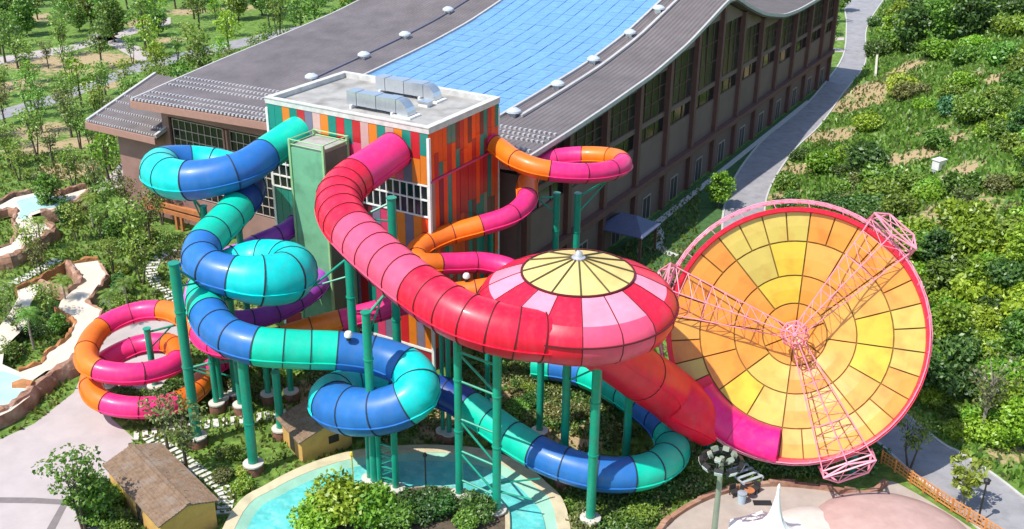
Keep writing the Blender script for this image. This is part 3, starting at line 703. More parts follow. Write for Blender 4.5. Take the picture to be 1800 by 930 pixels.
# green lift shaft
EL = thing('lift_shaft', 'narrow green lift shaft with railed flat top in front of the striped tower', 'lift tower', BL, -YAW)
GP = mat('flat_green_cladding', (.16, .42, .24), .6, var=.1, scale=.5, obj_var=.05, dirt_or_caustic=((.06, .17, .09), .7, .5)); GT = mat('light_green_trim', (.30, .55, .26), .5)
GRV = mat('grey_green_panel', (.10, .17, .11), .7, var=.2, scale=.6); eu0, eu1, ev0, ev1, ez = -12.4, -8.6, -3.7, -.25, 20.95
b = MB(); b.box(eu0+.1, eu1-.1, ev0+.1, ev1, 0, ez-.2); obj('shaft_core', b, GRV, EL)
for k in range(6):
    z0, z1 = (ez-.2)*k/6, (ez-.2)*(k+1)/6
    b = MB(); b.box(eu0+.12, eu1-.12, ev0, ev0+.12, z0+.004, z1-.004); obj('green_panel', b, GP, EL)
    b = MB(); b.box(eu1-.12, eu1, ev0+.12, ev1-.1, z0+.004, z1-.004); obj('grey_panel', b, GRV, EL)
for u, v in ((eu0, ev0), (eu1, ev0), (eu1, ev1-.1), (eu0, ev1-.1)): b = MB(); b.box(u-.11, u+.11, v-.11, v+.11, 0, ez+.55); obj('corner_post', b, GT, EL)
b = MB(); b.box(eu0+.1, eu1-.1, ev0+.1, ev1-.1, ez-.2, ez); obj('shaft_roof', b, CONC, EL)
for a, c in (((eu0, ev0), (eu1, ev0)), ((eu1, ev0), (eu1, ev1-.1)), ((eu1, ev1-.1), (eu0, ev1-.1)), ((eu0, ev1-.1), (eu0, ev0))):
    b = MB()
    for z in (ez+.08, ez+.5): b.bar((*a, z), (*c, z), .06, 5)
    obj('guard_rail', b, GT, EL)

# ------------------------------------------------------------------ slides
def cr_path(P, n):
    P = [2*P[0]-P[1]]+P+[2*P[-1]-P[-2]]; out = []
    for i in range(1, len(P)-2):
        a, b_, c, d = P[i-1:i+3]
        for j in range(n):
            t = j/n; out.append((i-1+t, .5*((2*b_)+(c-a)*t+(2*a-5*b_+4*c-d)*t*t+(3*b_-a-3*c+d)*t**3)))
    out.append((len(P)-3., P[-2])); return out
PATHS = []
def slide(root, pts, runs, seglen, seam, nseg=20, flange=.055, ledge=True, world=False):
    P = [Vector(p) for p in pts] if world else [Vector((*W(x, y, z), r)) for x, y, z, r in pts]
    P = [Vector((q[0], q[1], q[2], q[3])) for q in P]
    fine = cr_path(P, 24); T = [q[0] for q in fine]; Q = [q[1] for q in fine]
    PATHS.append(Q)
    S = [0.]
    for a, c in zip(Q[:-1], Q[1:]): S.append(S[-1]+(c.xyz-a.xyz).length)
    Sa = np.array(S); Ta = np.array(T)
    QA = np.array([list(q) for q in Q])
    at_ = lambda s: Vector([float(np.interp(s, Sa, QA[:, k])) for k in range(4)])
    s0 = 0.
    for run_ in runs:
        te, m = run_[:2]; s1 = float(np.interp(te, Ta, Sa)); n = max(1, round((s1-s0)/(run_[2] if len(run_) > 2 else seglen)))
        for k in range(n):
            a, c = s0+(s1-s0)*k/n, s0+(s1-s0)*(k+1)/n
            if c-a < .05: continue
            m_ = max(2, int(math.ceil((c-a)/.55))); b = MB(); rings = []; org = at_((a+c)/2).xyz
            def ring(s, dr):
                q = at_(s); t_ = (at_(min(s+.3, Sa[-1])).xyz-at_(max(s-.3, 0)).xyz).normalized()
                sd = t_.cross(Vector((0, 0, 1))).normalized(); up = sd.cross(t_)
                return q, sd, up
            for j in range(m_+1):
                q, sd, up = ring(a+(c-a)*j/m_, 0)
                rings.append([q.xyz-org+(sd*math.cos(2*math.pi*i/nseg)+up*math.sin(2*math.pi*i/nseg))*q[3] for i in range(nseg)])
            vs = [v for r in rings for v in r]
            fs = [(j*nseg+i, j*nseg+(i+1) % nseg, (j+1)*nseg+(i+1) % nseg, (j+1)*nseg+i) for j in range(m_) for i in range(nseg)]
            b.add(vs, [f[::-1] for f in fs], 0)
            # joint flange at the start of the section
            wv = .055
            r3 = []
            for s, dr in ((a-wv*.4, 0), (a-wv*.4, flange), (a+wv, flange), (a+wv, 0)):
                q, sd, up = ring(max(s, 0), 0)
                r3.append([q.xyz-org+(sd*math.cos(2*math.pi*i/nseg)+up*math.sin(2*math.pi*i/nseg))*(q[3]+dr) for i in range(nseg)])
            b.add([v for r in r3 for v in r], [(j*nseg+(i+1) % nseg, j*nseg+i, (j+1)*nseg+i, (j+1)*nseg+(i+1) % nseg) for j in range(3) for i in range(nseg)], 1)
            if ledge:       # side joint of the two half shells
                for an in (-.22, math.pi+.22):
                    vv = []
                    for j in range(m_+1):
                        q, sd, up = ring(a+(c-a)*j/m_, 0); d_ = sd*math.cos(an)+up*math.sin(an); n_ = -sd*math.sin(an)+up*math.cos(an)
                        for rr, hh in ((q[3]-.02, .035), (q[3]+.11, .03), (q[3]+.11, -.03), (q[3]-.02, -.035)): vv.append(q.xyz-org+d_*rr+n_*hh)
                    b.add(vv, [(4*j+e_, 4*j+(e_+1) % 4, 4*j+4+(e_+1) % 4, 4*j+4+e_) for j in range(m_) for e_ in range(3)], 0)
            obj('tube_section', b, [m, seam], root, True, loc=org)
        s0 = s1
    return root
teal = [(556,213,21.3,1.5),(515,239,20.5,1.55),(478,264,19.8,1.55),(430,295,19.3,1.58),(375,312,18.8,1.68),(318,317,18.4,1.78),(284,304,18.0,1.82),(290,289,17.7,1.7),(340,284,17.4,1.52),(395,292,17.0,1.5),(435,312,16.6,1.5),(432,345,16.2,1.5),(400,385,15.8,1.5),(366,420,15.4,1.5),(352,448,15.1,1.5),(368,472,14.8,1.6),(410,486,14.5,1.7),(462,493,14.1,2.05),(507,486,13.7,2.1),(508,466,13.4,1.95),(455,457,13.2,1.75),(400,472,12.9,1.55),(366,500,12.5,1.5),(362,540,12.1,1.5),(390,583,11.8,1.5),(445,607,11.5,1.5),(520,614,11.1,1.5),(600,617,10.7,1.5),(670,628,10.2,1.5),(722,652,9.6,1.6),(733,690,8.8,1.7),(700,715,7.9,1.75),(650,725,7.2,1.8),(600,718,6.6,1.9),(583,700,6.2,1.8),(610,684,5.8,1.6),(680,680,5.4,1.5),(740,684,5.1,1.4),(790,695,4.9,1.35),(850,733,4.4,1.35),(905,772,4.0,1.35),(970,808,3.7,1.35),(1050,832,3.4,1.35),(1120,832,3.2,1.35),(1168,812,3.0,1.35),(1182,778,2.8,1.35),(1158,738,2.7,1.35),(1105,697,2.6,1.35),(1050,665,2.4,1.35),(1000,648,2.2,1.35),(940,640,2.0,1.3)]
p0 = W(552, 216, 21.6)
S1 = thing('raft_slide', 'long looping enclosed raft slide in blue and turquoise tube sections', 'water slide', (0, 0, 0))
slide(S1, teal, [(2.3, TEAL, 4.5), (4.7, BLUE, 3.2), (6.8, CYAN), (7.9, BLUE), (10.5, CYAN), (11.5, NAVY), (13.4, TEAL), (16.0, BLUE), (21.5, CYAN), (23.3, TEAL), (25.1, BLUE), (26.9, TEAL), (28.7, BLUE), (30.7, CYAN), (33.4, BLUE), (36, CYAN), (38.6, NAVY), (40.6, TEAL), (42.8, BLUE), (45.4, TEAL), (46.5, BLUE), (48.4, TEAL), (49.5, BLUE), (50, TEAL)], 2.25, SEAM, 24)
red = [(695,264,21.0,1.68),(655,292,20.4,1.7),(614,322,19.9,1.8),(595,352,19.5,1.85),(608,392,19.1,1.85),(642,430,18.7,1.82),(690,472,18.2,1.82),(740,511,17.7,1.82),(800,550,17.2,1.8),(860,574,16.8,1.8),(925,588,16.4,1.8),(985,594,16.2,1.9)]
S2 = thing('saucer_slide', 'wide red and pink tube slide running into a round domed saucer', 'water slide', (0, 0, 0))
redw = [(*W(x, y, z), r) for x, y, z, r in red[:-1]]
_c = W(1016, 478, 18.7)
redw += [(_c.x+4.95*math.cos(R_(q)), _c.y+4.95*math.sin(R_(q)), 15.95-.15*i, 1.72-.12*i) for i, q in enumerate((258, 276, 296, 316))]
slide(S2, redw, [(1.7, PINK, 4.2), (4.5, RED), (6.9, ROSE), (11, RED), (14, RED, 3)], 1.75, SEAMR, 24, world=True)
orange = [(845,243,19.6,0.95),(875,258,19.2,0.95),(905,280,18.8,0.95),(945,296,18.4,0.95),(1000,304,18.0,0.95),(1055,303,17.6,0.95),(1092,292,17.3,0.95),(1085,279,17.0,0.95),(1040,274,16.7,0.95),(985,277,16.4,0.95),(945,290,16.0,0.95),(927,318,15.6,0.95),(925,352,15.0,0.95),(895,380,14.4,0.95),(840,398,13.8,0.95),(780,415,13.2,0.95),(735,438,12.8,0.95),(740,462,12.4,0.95),(795,463,11.8,0.95),(850,462,11.4,0.95),(900,475,11,0.95),(895,498,10.7,0.95),(840,510,10.4,0.95),(770,520,10.0,0.95),(690,540,9.4,0.95),(620,558,8.9,0.95),(550,576,8.4,0.95),(470,600,7.8,0.95),(410,612,7.4,0.95),(368,602,7.2,0.95),(342,572,7.0,0.95),(300,548,6.7,0.95),(240,549,6.3,0.95),(180,575,5.9,0.95),(152,615,5.5,0.95),(162,645,5.2,0.95),(210,657,4.9,0.95),(265,654,4.6,0.95),(312,634,4.3,0.95),(302,606,4.0,0.95),(245,607,3.6,0.95),(185,635,3.2,0.95),(160,668,2.9,0.95),(175,702,2.5,0.95),(225,716,2.2,0.95),(290,713,1.9,0.95),(340,690,1.7,0.95),(370,650,1.5,0.95),(415,620,1.3,.9)]
S3 = thing('body_slide', 'slim pink and orange tube slide with loops at both ends', 'water slide', (0, 0, 0))
slide(S3, orange, [(.8, PINK), (3.4, ORAN), (6.4, PINK), (8.3, ORAN), (10.2, PINK), (11.8, ORAN), (13.9, PINK), (17.6, ORAN), (20, PINK), (23.5, ORAN), (25.3, PINK), (27.4, ORAN), (29.6, PINK), (31.3, ORAN), (33, PINK), (35.3, ORAN), (38, PINK), (39.2, ORAN), (41.2, PINK), (43.3, ORAN), (45.3, PINK), (46.6, ORAN), (48, PINK)], 3.0, SEAMR, 18, .04)
purple = [(540,372,12.9,.9),(505,405,12.3,.9),(450,430,11.8,.9),(380,465,11.2,.9),(345,505,10,.9),(350,540,9,.9),(395,562,8,.9),(450,560,7.5,.9),(500,543,7.6,.9),(550,512,8,.9),(568,482,8.7,.9)]
S4 = thing('purple_slide', 'purple tube slide mostly hidden behind the turquoise loops', 'water slide', (0, 0, 0))
slide(S4, purple, [(2, PURP), (6, mat('gelcoat_violet', (.62, .15, .64), .35, coat=.2)), (10, PURP)], 2.4, SEAM, 18, .05)

# saucer body (a part of the saucer slide)
SCN = W(1016, 478, 18.7); scx, scy = SCN.x, SCN.y
print('saucer', SCN)
wallp = [(5.2, 14.45), (6.1, 14.5), (6.75, 15.0), (7.1, 15.75), (7.15, 16.5), (6.85, 17.15), (6.3, 17.6)]
domp = [(6.3, 17.6), (5.4, 18.05), (4.6, 18.42), (3.98, 18.65)]
NS = 16
for k in range(NS):
    a0 = 2*math.pi*k/NS; a1 = 2*math.pi*(k+1)/NS; d = math.degrees((a0+a1)/2)
    pinkd = any(abs((d-q+180) % 360-180) < 12 for q in (281, 304, 349, 169, 191, 236, 101)); pink_w = any(abs((d-q+180) % 360-180) < 12 for q in (281, 304))
    b = MB(); b.lathe(wallp, 6, a0+.004, a1-.004); o = obj('saucer_wall', b, [ROSE if pink_w else RED], S2, True, loc=(scx, scy, 0))
    b = MB(); b.lathe(domp, 6, a0+.004, a1-.004); obj('dome_panel', b, [BLUSH if pinkd else RED], S2, True, loc=(scx, scy, 0))
    b = MB()
    for prof in (wallp[1:], domp):
        for (r0, z0), (r1, z1) in zip(prof[:-1], prof[1:]): b.bar(((r0+.0)*math.cos(a0), (r0+.0)*math.sin(a0), z0+.01), (r1*math.cos(a0), r1*math.sin(a0), z1+.01), .04, 5)
    obj('seam', b, SEAMR, S2, loc=(scx, scy, 0))
b = MB(); b.lathe([(7.12, 16.42), (7.27, 16.42), (7.27, 16.5), (7.12, 16.5)], 64); obj('rim_band', b, SEAMR, S2, loc=(scx, scy, 0))
b = MB(); b.lathe([(5.2, 14.44), (.3, 14.2)], 32); obj('saucer_floor', b, RED, S2, loc=(scx, scy, 0))
YELP = mat('yellow_canvas', (.70, .55, .20), .6, var=.1, scale=.7, dirt_or_caustic=((.60, .40, .12), .6, .5))
for k in range(12):
    a0 = 2*math.pi*k/12; a1 = a0+2*math.pi/12; b = MB(); b.lathe([(3.98, 18.68), (2.2, 19.2), (.35, 19.75)], 4, a0, a1); obj('cap_panel', b, YELP, S2, True, loc=(scx, scy, 0))
    b = MB(); b.bar((3.98*math.cos(a0), 3.98*math.sin(a0), 18.74), (.35*math.cos(a0), .35*math.sin(a0), 19.82), .06, 5); obj('cap_rib', b, mat('dark_rib', (.09, .07, .03), .6), S2, loc=(scx, scy, 0))
b = MB(); b.lathe([(3.94, 18.6), (4.08, 18.6), (4.08, 18.76), (3.94, 18.76)], 48); obj('cap_ring', b, SEAMR, S2, loc=(scx, scy, 0))
b = MB(); b.lathe([(.5, 19.65), (.5, 19.85), (.32, 19.95), (.26, 20.2), (.14, 20.32), (.02, 20.35)], 14); obj('finial', b, mat('grey_finial', (.5, .5, .52), .4, metal=.4), S2, True, loc=(scx, scy, 0))

# ------------------------------------------------------------------ big yellow dish, tilted to face up the site
pb = W(1400, 829, 2.2); cray = Vector(CM.T @ np.array([(1397-900)/FPX, (588-465)/FPX, 1.0])).normalized()
tt = (pb-Vector(CP)).dot(cray); DC = Vector(CP)+cray*tt; DR = tt*240.0/FPX/math.hypot(1, math.hypot((1397-900)/FPX, (588-465)/FPX))
DS = DR*219/240
DN = -cray; DX = Vector((0, 0, 1)).cross(DN).normalized(); DY = DN.cross(DX)
print('dish', DC, DR, DS, 'normal', DN)
DISH = bpy.data.objects.new('dish_slide', None); COL.objects.link(DISH)
m4 = Matrix.Identity(4)
for i in range(3): m4[i][0] = DX[i]; m4[i][1] = DY[i]; m4[i][2] = DN[i]; m4[i][3] = DC[i]
DISH.matrix_world = m4
tag(DISH, 'giant round yellow panelled dish with pink lattice truss around its rim', 'water slide')
DEP = 2.1; dz = lambda r: -DEP*(1-(r/DS))
yc = {'y': (.64, .45, .035), 'l': (.56, .425, .085), 'o': (.72, .28, .035), 'a': (.70, .34, .06), 'm': (.80, .01, .16), 'r': (.80, .008, .04)}
YM = {k: mat('dish_panel_'+k, c, .38, var=.08, scale=.5, obj_var=.06, coat=.2, dirt_or_caustic=((c[0]*.85, c[1]*.55, c[2]*.5), .7, .6)) for k, c in yc.items()}
def dish_panel(r0, r1, a0, a1, key, lift=0.):
    g = .055; b = MB(); n = max(2, int((a1-a0)/.1)); vs = []
    for j, r in enumerate((r0+g, (r0+r1)/2, r1-g)):
        for i in range(n+1):
            a = a0+g/max(r, .3)+(a1-a0-2*g/max(r, .3))*i/n; vs.append((r*math.cos(a), r*math.sin(a), dz(r)+(.06 if j == 1 else 0.)+lift))
    fs = [(j*(n+1)+i, (j+1)*(n+1)+i, (j+1)*(n+1)+i+1, j*(n+1)+i+1) for j in range(2) for i in range(n)]
    fs = [f[::-1] for f in fs]
    o_ = len(vs); k = n+1
    edge = [i for i in range(k)]+[k+n, 2*k+n]+[2*k+i for i in range(n-1, -1, -1)]+[k]
    vs += [(vs[e_][0], vs[e_][1], vs[e_][2]-.12) for e_ in edge]
    fs += [(edge[q], o_+q, o_+(q+1) % len(edge), edge[(q+1) % len(edge)]) for q in range(len(edge))]
    b.add(vs, fs); return obj('dish_panel', b, YM[key], DISH)
rings = [(0.25, .255, 6), (.255, .482, 8), (.482, .757, 16), (.757, 1.0, 32)]
def pick(d, ring):
    d %= 360
    if ring == 3 and 212 <= d < 269: return 'm' if d > 220 else 'r'
    tab = [(0, 18, 'l'), (18, 38, 'a'), (38, 84, 'o'), (84, 90, 'o'), (90, 125, 'l'), (125, 140, 'y'), (140, 180, 'o'), (180, 205, 'o'), (205, 240, 'l'), (240, 270, 'l'), (270, 318, 'a'), (318, 345, 'a'), (345, 361, 'l')]
    if ring == 1 and 90 <= d < 135: return 'y'
    if ring == 2 and (195 <= d < 225): return 'o'
    for a, c, k in tab:
        if a <= d < c: key = k; break
    if rng.random() < .16: key = {'l': 'y', 'a': 'o', 'o': 'a', 'y': 'l'}[key]
    return key
for ri, (ra, rb_, n) in enumerate(rings):
    if ri == 0: ra = .02
    for i in range(n):
        a0 = math.pi/2+2*math.pi*i/n; a1 = a0+2*math.pi/n; d = math.degrees((a0+a1)/2)
        dish_panel(ra*DS, rb_*DS, a0, a1, 'o' if ri == 0 else pick(d, ri))
RIBM = mat('dish_seam', (.20, .10, .01), .7)
b = MB(); b.lathe([(.05, dz(.05)-.10), (DS*.5, dz(DS*.5)-.10), (DS*1.0, dz(DS)-.10)], 64); obj('dish_backing', b, RIBM, DISH)
b = MB(); b.lathe([(DS*.985, -.1), (DS*.992, .35), (DS*1.024, .45), (DS*1.03, -1.1), (DS*.9, -1.3)], 72); obj('rim', b, RED, DISH, True)
b = MB(); b.lathe([(DS*.9, -1.0), (DS*.5, -2.2), (.2, -3.0)], 48); obj('underside', b, RED, DISH, True)
# covered run along the lower left of the dish, where the red tube arrives
def dish_px(px, py, zl):
    d = Vector(CM.T @ np.array([(px-900)/FPX, (py-465)/FPX, 1.0])); P0 = DC+DN*zl
    return Vector(CP)+d*((P0-Vector(CP)).dot(DN)/d.dot(DN))
e1, e2, e3 = dish_px(1172, 688, 1.7), dish_px(1212, 722, .55), dish_px(1250, 750, -.9)
q0 = W(1040, 600, 15.4)
red2 = [(q0.x, q0.y, q0.z, 1.7)]
q1 = W(1080, 630, 14.2); q1 = q0.lerp(e1, .27)
red2 += [(*q0.lerp(e1, .3), 1.85), (*q0.lerp(e1, .62), 2.0), (*e1, 2.1), (*e2, 2.05), (*e3, 1.7)]
slide(S2, red2, [(2, RED, 9), (5, RED, 9)], 9, SEAMR, 28, .03, world=True)
def run(a0, a1, n, m):
    b = MB(); vs = []; K = 9
    for i in range(n+1):
        a = R_(a0+(a1-a0)*i/n); f_ = (a0+(a1-a0)*i/n-206)/63
        for k in range(K):
            t_ = math.pi*k/(K-1); r = DS*(.90-.135*math.cos(t_)); h = (1.75-.75*f_)*math.sin(t_)**.7 if 0 < k < K-1 else 0
            vs.append((r*math.cos(a), r*math.sin(a), dz(r)+.05+h))
    b.add(vs, [(i*K+k+K, i*K+k, i*K+k+1, i*K+k+1+K) for i in range(n) for k in range(K-1)]+[tuple(range(K)), tuple(n*K+k for k in range(K-1, -1, -1))])
    obj('run_cover', b, m, DISH, True)
run(219.5, 245.5, 10, MAG); run(245.7, 269, 9, MAG)
# pink lattice: ring truss, three arms, hub
PKT = mat('pink_truss_steel', (.82, .28, .38), .35, var=.1, coat=.2)
def P_(r, a, z): return Vector((DS*r*math.cos(a), DS*r*math.sin(a), z))
NT = 48
b = MB(); b2 = MB(); b3 = MB()
Q_ = lambda r, a, z: P_(r, a, z)+Vector((-.32, .2, 0))*(r > 1.02)
for i in range(NT):
    a, c = 2*math.pi*i/NT, 2*math.pi*(i+1)/NT
    b.bar(Q_(1.062, a, .2), Q_(1.062, c, .2), .055, 5, caps=False); b.bar(Q_(1.05, a, -.75), Q_(1.05, c, -.75), .055, 5, caps=False); b.bar(Q_(1.045, a, .55), Q_(1.045, c, .55), .045, 5, caps=False)
    m_ = (a+c)/2
    for p, q in ((Q_(1.062, a, .2), Q_(1.05, m_, -.75)), (Q_(1.05, m_, -.75), Q_(1.062, c, .2)), (Q_(1.062, a, .2), Q_(1.045, m_, .55)), (Q_(1.045, m_, .55), Q_(1.062, c, .2))): b2.bar(p, q, .032, 4, caps=False)
    if i % 2 == 0: b3.bar(Q_(1.045, a, .55), Q_(1.0, a, .3), .04, 4)
obj('ring_truss', b, PKT, DISH, True); obj('ring_lacing', b2, PKT, DISH); obj('ring_bracket', b3, PKT, DISH)['kind'] = 'stuff'
for deg in (54.5, -61, 168):
    a = R_(deg); dr = Vector((math.cos(a), math.sin(a), 0)); sd = Vector((-math.sin(a), math.cos(a), 0))
    b = MB(); b2 = MB()
    N_ = 9; Lp = []; Rp = []; Tp = []
    for j in range(N_+1):
        t_ = j/N_; r = DS*(.07+1.0*t_); w = .45+1.45*t_
        Lp.append(dr*r+sd*w+Vector((0, 0, .1+.6*t_))); Rp.append(dr*r-sd*w+Vector((0, 0, .1+.6*t_))); Tp.append(dr*r*1.0+Vector((0, 0, 1.15+.45*t_)))
    for j in range(N_):
        for Q in (Lp, Rp, Tp): b.bar(Q[j], Q[j+1], .05, 6, caps=False)
        for p, q in ((Lp[j], Tp[j]), (Rp[j], Tp[j]), (Tp[j], Lp[j+1]), (Tp[j], Rp[j+1])): b2.bar(p, q, .027, 4, caps=False)
        if j % 3 == 0: b2.bar(Lp[j], Rp[j], .04, 4, caps=False)
    # box end beyond the rim
    e0, e1, e2 = Lp[-1], Rp[-1], Tp[-1]; f0, f1 = dr*DS*1.19+sd*1.15+Vector((0, 0, .6)), dr*DS*1.19-sd*1.15+Vector((0, 0, .6)); g0, g1 = dr*DS*1.11+sd*2.0+Vector((0, 0, 1.5)), dr*DS*1.11-sd*2.0+Vector((0, 0, 1.5))
    h0, h1 = dr*DS*1.05+sd*2.1+Vector((0, 0, -.8)), dr*DS*1.05-sd*2.1+Vector((0, 0, -.8))
    for p, q in ((e0, g0), (e1, g1), (g0, g1), (g0, f0), (g1, f1), (f0, f1), (e0, e1), (e2, g0), (e2, g1), (h0, f0), (h1, f1), (h0, e0), (h1, e1), (h0, h1)): b.bar(p, q, .075, 6)
    for p, q in ((e0, f0), (e1, f1), (g0, f1), (g1, f0), (e2, f0), (e2, f1), (h0, g0), (h1, g1)): b2.bar(p, q, .045, 4)
    o = obj('truss_arm', b, PKT, DISH, True); obj('lacing', b2, PKT, o)
b = MB()
hub = [P_(.11, 2*math.pi*i/8, .1) for i in range(8)]; hub2 = [P_(.075, 2*math.pi*(i+.5)/8, 1.3) for i in range(8)]; tp = Vector((0, 0, 1.9))
for i in range(8):
    b.bar(hub[i], hub[(i+1) % 8], .06, 5); b.bar(hub2[i], hub2[(i+1) % 8], .06, 5); b.bar(hub[i], hub2[i], .045, 4); b.bar(hub2[i], hub[(i+1) % 8], .045, 4); b.bar(hub2[i], tp, .06, 5); b.bar(hub[i], hub[(i+3) % 8], .04, 4)
b.bar(Vector((0, 0, -.6)), tp, .16, 8); obj('truss_hub', b, PKT, DISH)
# legs behind the dish
inv = m4.inverted()
for k, (rx, ry) in enumerate(((-.6, -.45), (.6, -.45), (-.62, .35), (.62, .35))):
    top = m4 @ Vector((DS*rx, DS*ry, -1.9)); gz = float(hz(top.x, top.y))
    b = MB(); b.bar(inv @ Vector((top.x, top.y, gz)), inv @ top, .3, 10); obj('support_leg', b, GREEN, DISH, True)

# ------------------------------------------------------------------ support columns
QALL = [Vector(q.xyz) for P in PATHS for q in P[::3]]; RALL = [q[3] for P in PATHS for q in P[::3]]
def near_tube(p, ztop, maxd=5.2):
    best = None
    for q, r in zip(QALL, RALL):
        d = math.hypot(q.x-p.x, q.y-p.y)
        if d < maxd and -1.0 < ztop-(q.z-r) < 7.0:
            c = d+.6*abs(q.z-r-ztop)
            if best is None or c < best[0]: best = (c, q, r, d)
    return best
def column(x, y, top, r, label, parent=None, name='support_column', arms=True, foot=True):
    root = parent or thing(name, label, 'support column', (x, y, 0))
    ox, oy = (x-root.location.x, y-root.location.y) if parent else (0, 0)
    r *= .88
    b = MB(); b.bar((ox, oy, .7), (ox, oy, top), r, 14); b.lathe([(r, top-.02), (r+.07, top-.02), (r+.07, top+.06), (.02, top+.07)], 14, c=(ox, oy))
    for ff in ([.75] if top > 12 else []): b.lathe([(r, top*ff), (r+.06, top*ff), (r+.06, top*ff+.1), (r, top*ff+.1)], 14, c=(ox, oy))
    if top > 9: b.lathe([(r, top*.45), (r+.06, top*.45), (r+.06, top*.45+.1), (r, top*.45+.1)], 14, c=(ox, oy))
    obj('post', b, GREEN, root, True)
    if foot:
        b = MB(); b.lathe([(r+.42, 0), (r+.38, .85), (.05, .86)], 14, c=(ox, oy)); f = obj('footing', b, FOOT, root, True)
        b = MB(); b.lathe([(r+.44, .80), (r+.44, .93), (r+.02, 1.0)], 14, c=(ox, oy)); obj('footing_cap', b, CAPW, f, True)
    if arms:
        nt_ = near_tube(Vector((x, y, 0)), top)
        if nt_ and nt_[3] > .5:
            _, q, rr, d = nt_; tgt = Vector((q.x-root.location.x, q.y-root.location.y, q.z-rr*.9)); a = Vector((ox, oy, top-.35))
            hd = Vector((tgt.x-ox, tgt.y-oy, 0)); k = max(0, (hd.length-rr*.45))/max(hd.length, .01); tgt = Vector((ox+hd.x*k, oy+hd.y*k, tgt.z+rr*.1))
            b = MB(); b.bar(a, tgt, .11, 6); b.bar((ox, oy, top-2.0), a.lerp(tgt, .8), .08, 6); obj('bracket_arm', b, GREEN, root)
        elif nt_:
            _, q, rr, d = nt_
            b = MB(); b.bar((ox, oy, top-.1), (q.x-root.location.x, q.y-root.location.y, q.z-rr*.8), r*.8, 10); obj('saddle', b, GREEN, root, True)
    return root
def col_px(base, toppx, r, label, z=None, **k):
    p = W(*base); t_ = z if z is not None else height_at(p, toppx)
    return column(p.x, p.y, t_, r, label, **k)
col_px((348, 782), 463, .46, 'tall free-topped green column left of the blue and teal loop, beside the orange and pink rings')
col_px((447, 830), 632, .45, 'thick green column under the first blue run, nearest the pool edge')
col_px((495, 768), 655, .38, 'green column just left of the small yellow roofed hut, under the teal straight')
col_px((513, 702), 640, .30, 'slim green column behind the yellow roofed hut')
col_px((473, 706), 640, .30, 'slim green column ending above the white slab path, left of the hut')
col_px((390, 714), 628, .32, 'green column under the pink end of the body slide beside the dark shrubs')
col_px((415, 704), 646, .28, 'short green column under the teal bend, between the pink tube end and the hut', 4.4)
col_px((660, 862), 549, .38, 'tall green column rising between the blue run and the turquoise hairpin')
col_px((630, 738), 445, .42, 'very tall green column left of the big red tube, level with the lift shaft')
col_px((703, 722), 348, .42, 'very tall green column below the pink mouth of the red slide')
col_px((779, 772), 452, .20, 'left of two thin green columns behind the turquoise hairpin bend', z=11.2, arms=False)
col_px((790, 776), 600, .24, 'right of two thin green columns behind the turquoise hairpin bend', z=10.0)
col_px((857, 722), 610, .26, 'green column in the shade under the red slide, behind the braced frame')
col_px((948, 772), 628, .33, 'green column under the front left of the saucer beside the teal tube')
col_px((990, 852), 630, .36, 'green column under the middle of the saucer, behind the low blue bend')
col_px((1037, 927), 630, .40, 'long pale green column under the front of the saucer, standing inside the low U bend')
col_px((1098, 832), 690, .36, 'thick green column inside the low U bend against the dark green tube')
column(3.15+1.0, 94.96-1.2, 15.2, .36, 'left of the two green columns holding the upper pink and orange ring by the hall')
column(6.1, 93.2, 15.4, .36, 'right of the two green columns holding the upper pink and orange ring by the hall')
p = W(862, 405, 11); column(p.x, p.y, 12.6, .30, 'green column against the striped tower under the pink body slide')
col_px((275, 692), 578, .32, 'green column standing inside the left orange and pink rings, right of centre')
col_px((195, 690), 622, .32, 'short green column inside the left orange and pink rings, left of centre')
p = Vector((-24.6, 79.6, 0)); column(-25.6, 79.4, 11.0, .30, 'left green column under the big turquoise bowl bend'); column(-23.4, 79.2, 11.0, .36, 'right green column under the big turquoise bowl bend')
column(-27.6, 88.5, 15.6, .36, 'green column under the top blue and turquoise loop nearest the hall front'); column(-24.3, 87.4, 14.6, .34, 'green column under the dark blue bend between the two upper loops')
# braced frame under the red slide (two columns tied by rungs)
pa, pc_ = W(808, 884), W(873, 912); za, zc = height_at(pa, 590), height_at(pc_, 619)
FR = thing('braced_frame', 'pair of tall green columns tied by rungs and diagonals under the red slide', 'support frame', pa)
column(pa.x, pa.y, za, .34, '', parent=FR); column(pc_.x, pc_.y, zc, .36, '', parent=FR)
A = Vector((0, 0, 0)); Bv = Vector((pc_.x-pa.x, pc_.y-pa.y, 0))
lev = [13.2, 10.8, 7.6, 4.8, 2.2]
for i, z in enumerate(lev):
    b = MB(); b.bar(A+Vector((0, 0, z)), Bv+Vector((0, 0, z-.1)), .09, 6); obj('rung', b, GREEN, FR)
    if i in (0, 2, 3): b = MB(); b.bar(A+Vector((0, 0, z-.1)), Bv+Vector((0, 0, lev[i+1])), .085, 6); obj('diagonal', b, GREEN, FR)
for s_, z in ((Vector((3.2, 1.2, 0)), 2.6), (Vector((2.6, -.4, 0)), 1.9)):
    b = MB(); b.bar(Bv+Vector((0, 0, z+.6)), Bv+s_+Vector((0, 0, z+.2)), .07, 6); obj('outrigger', b, GREEN, FR)
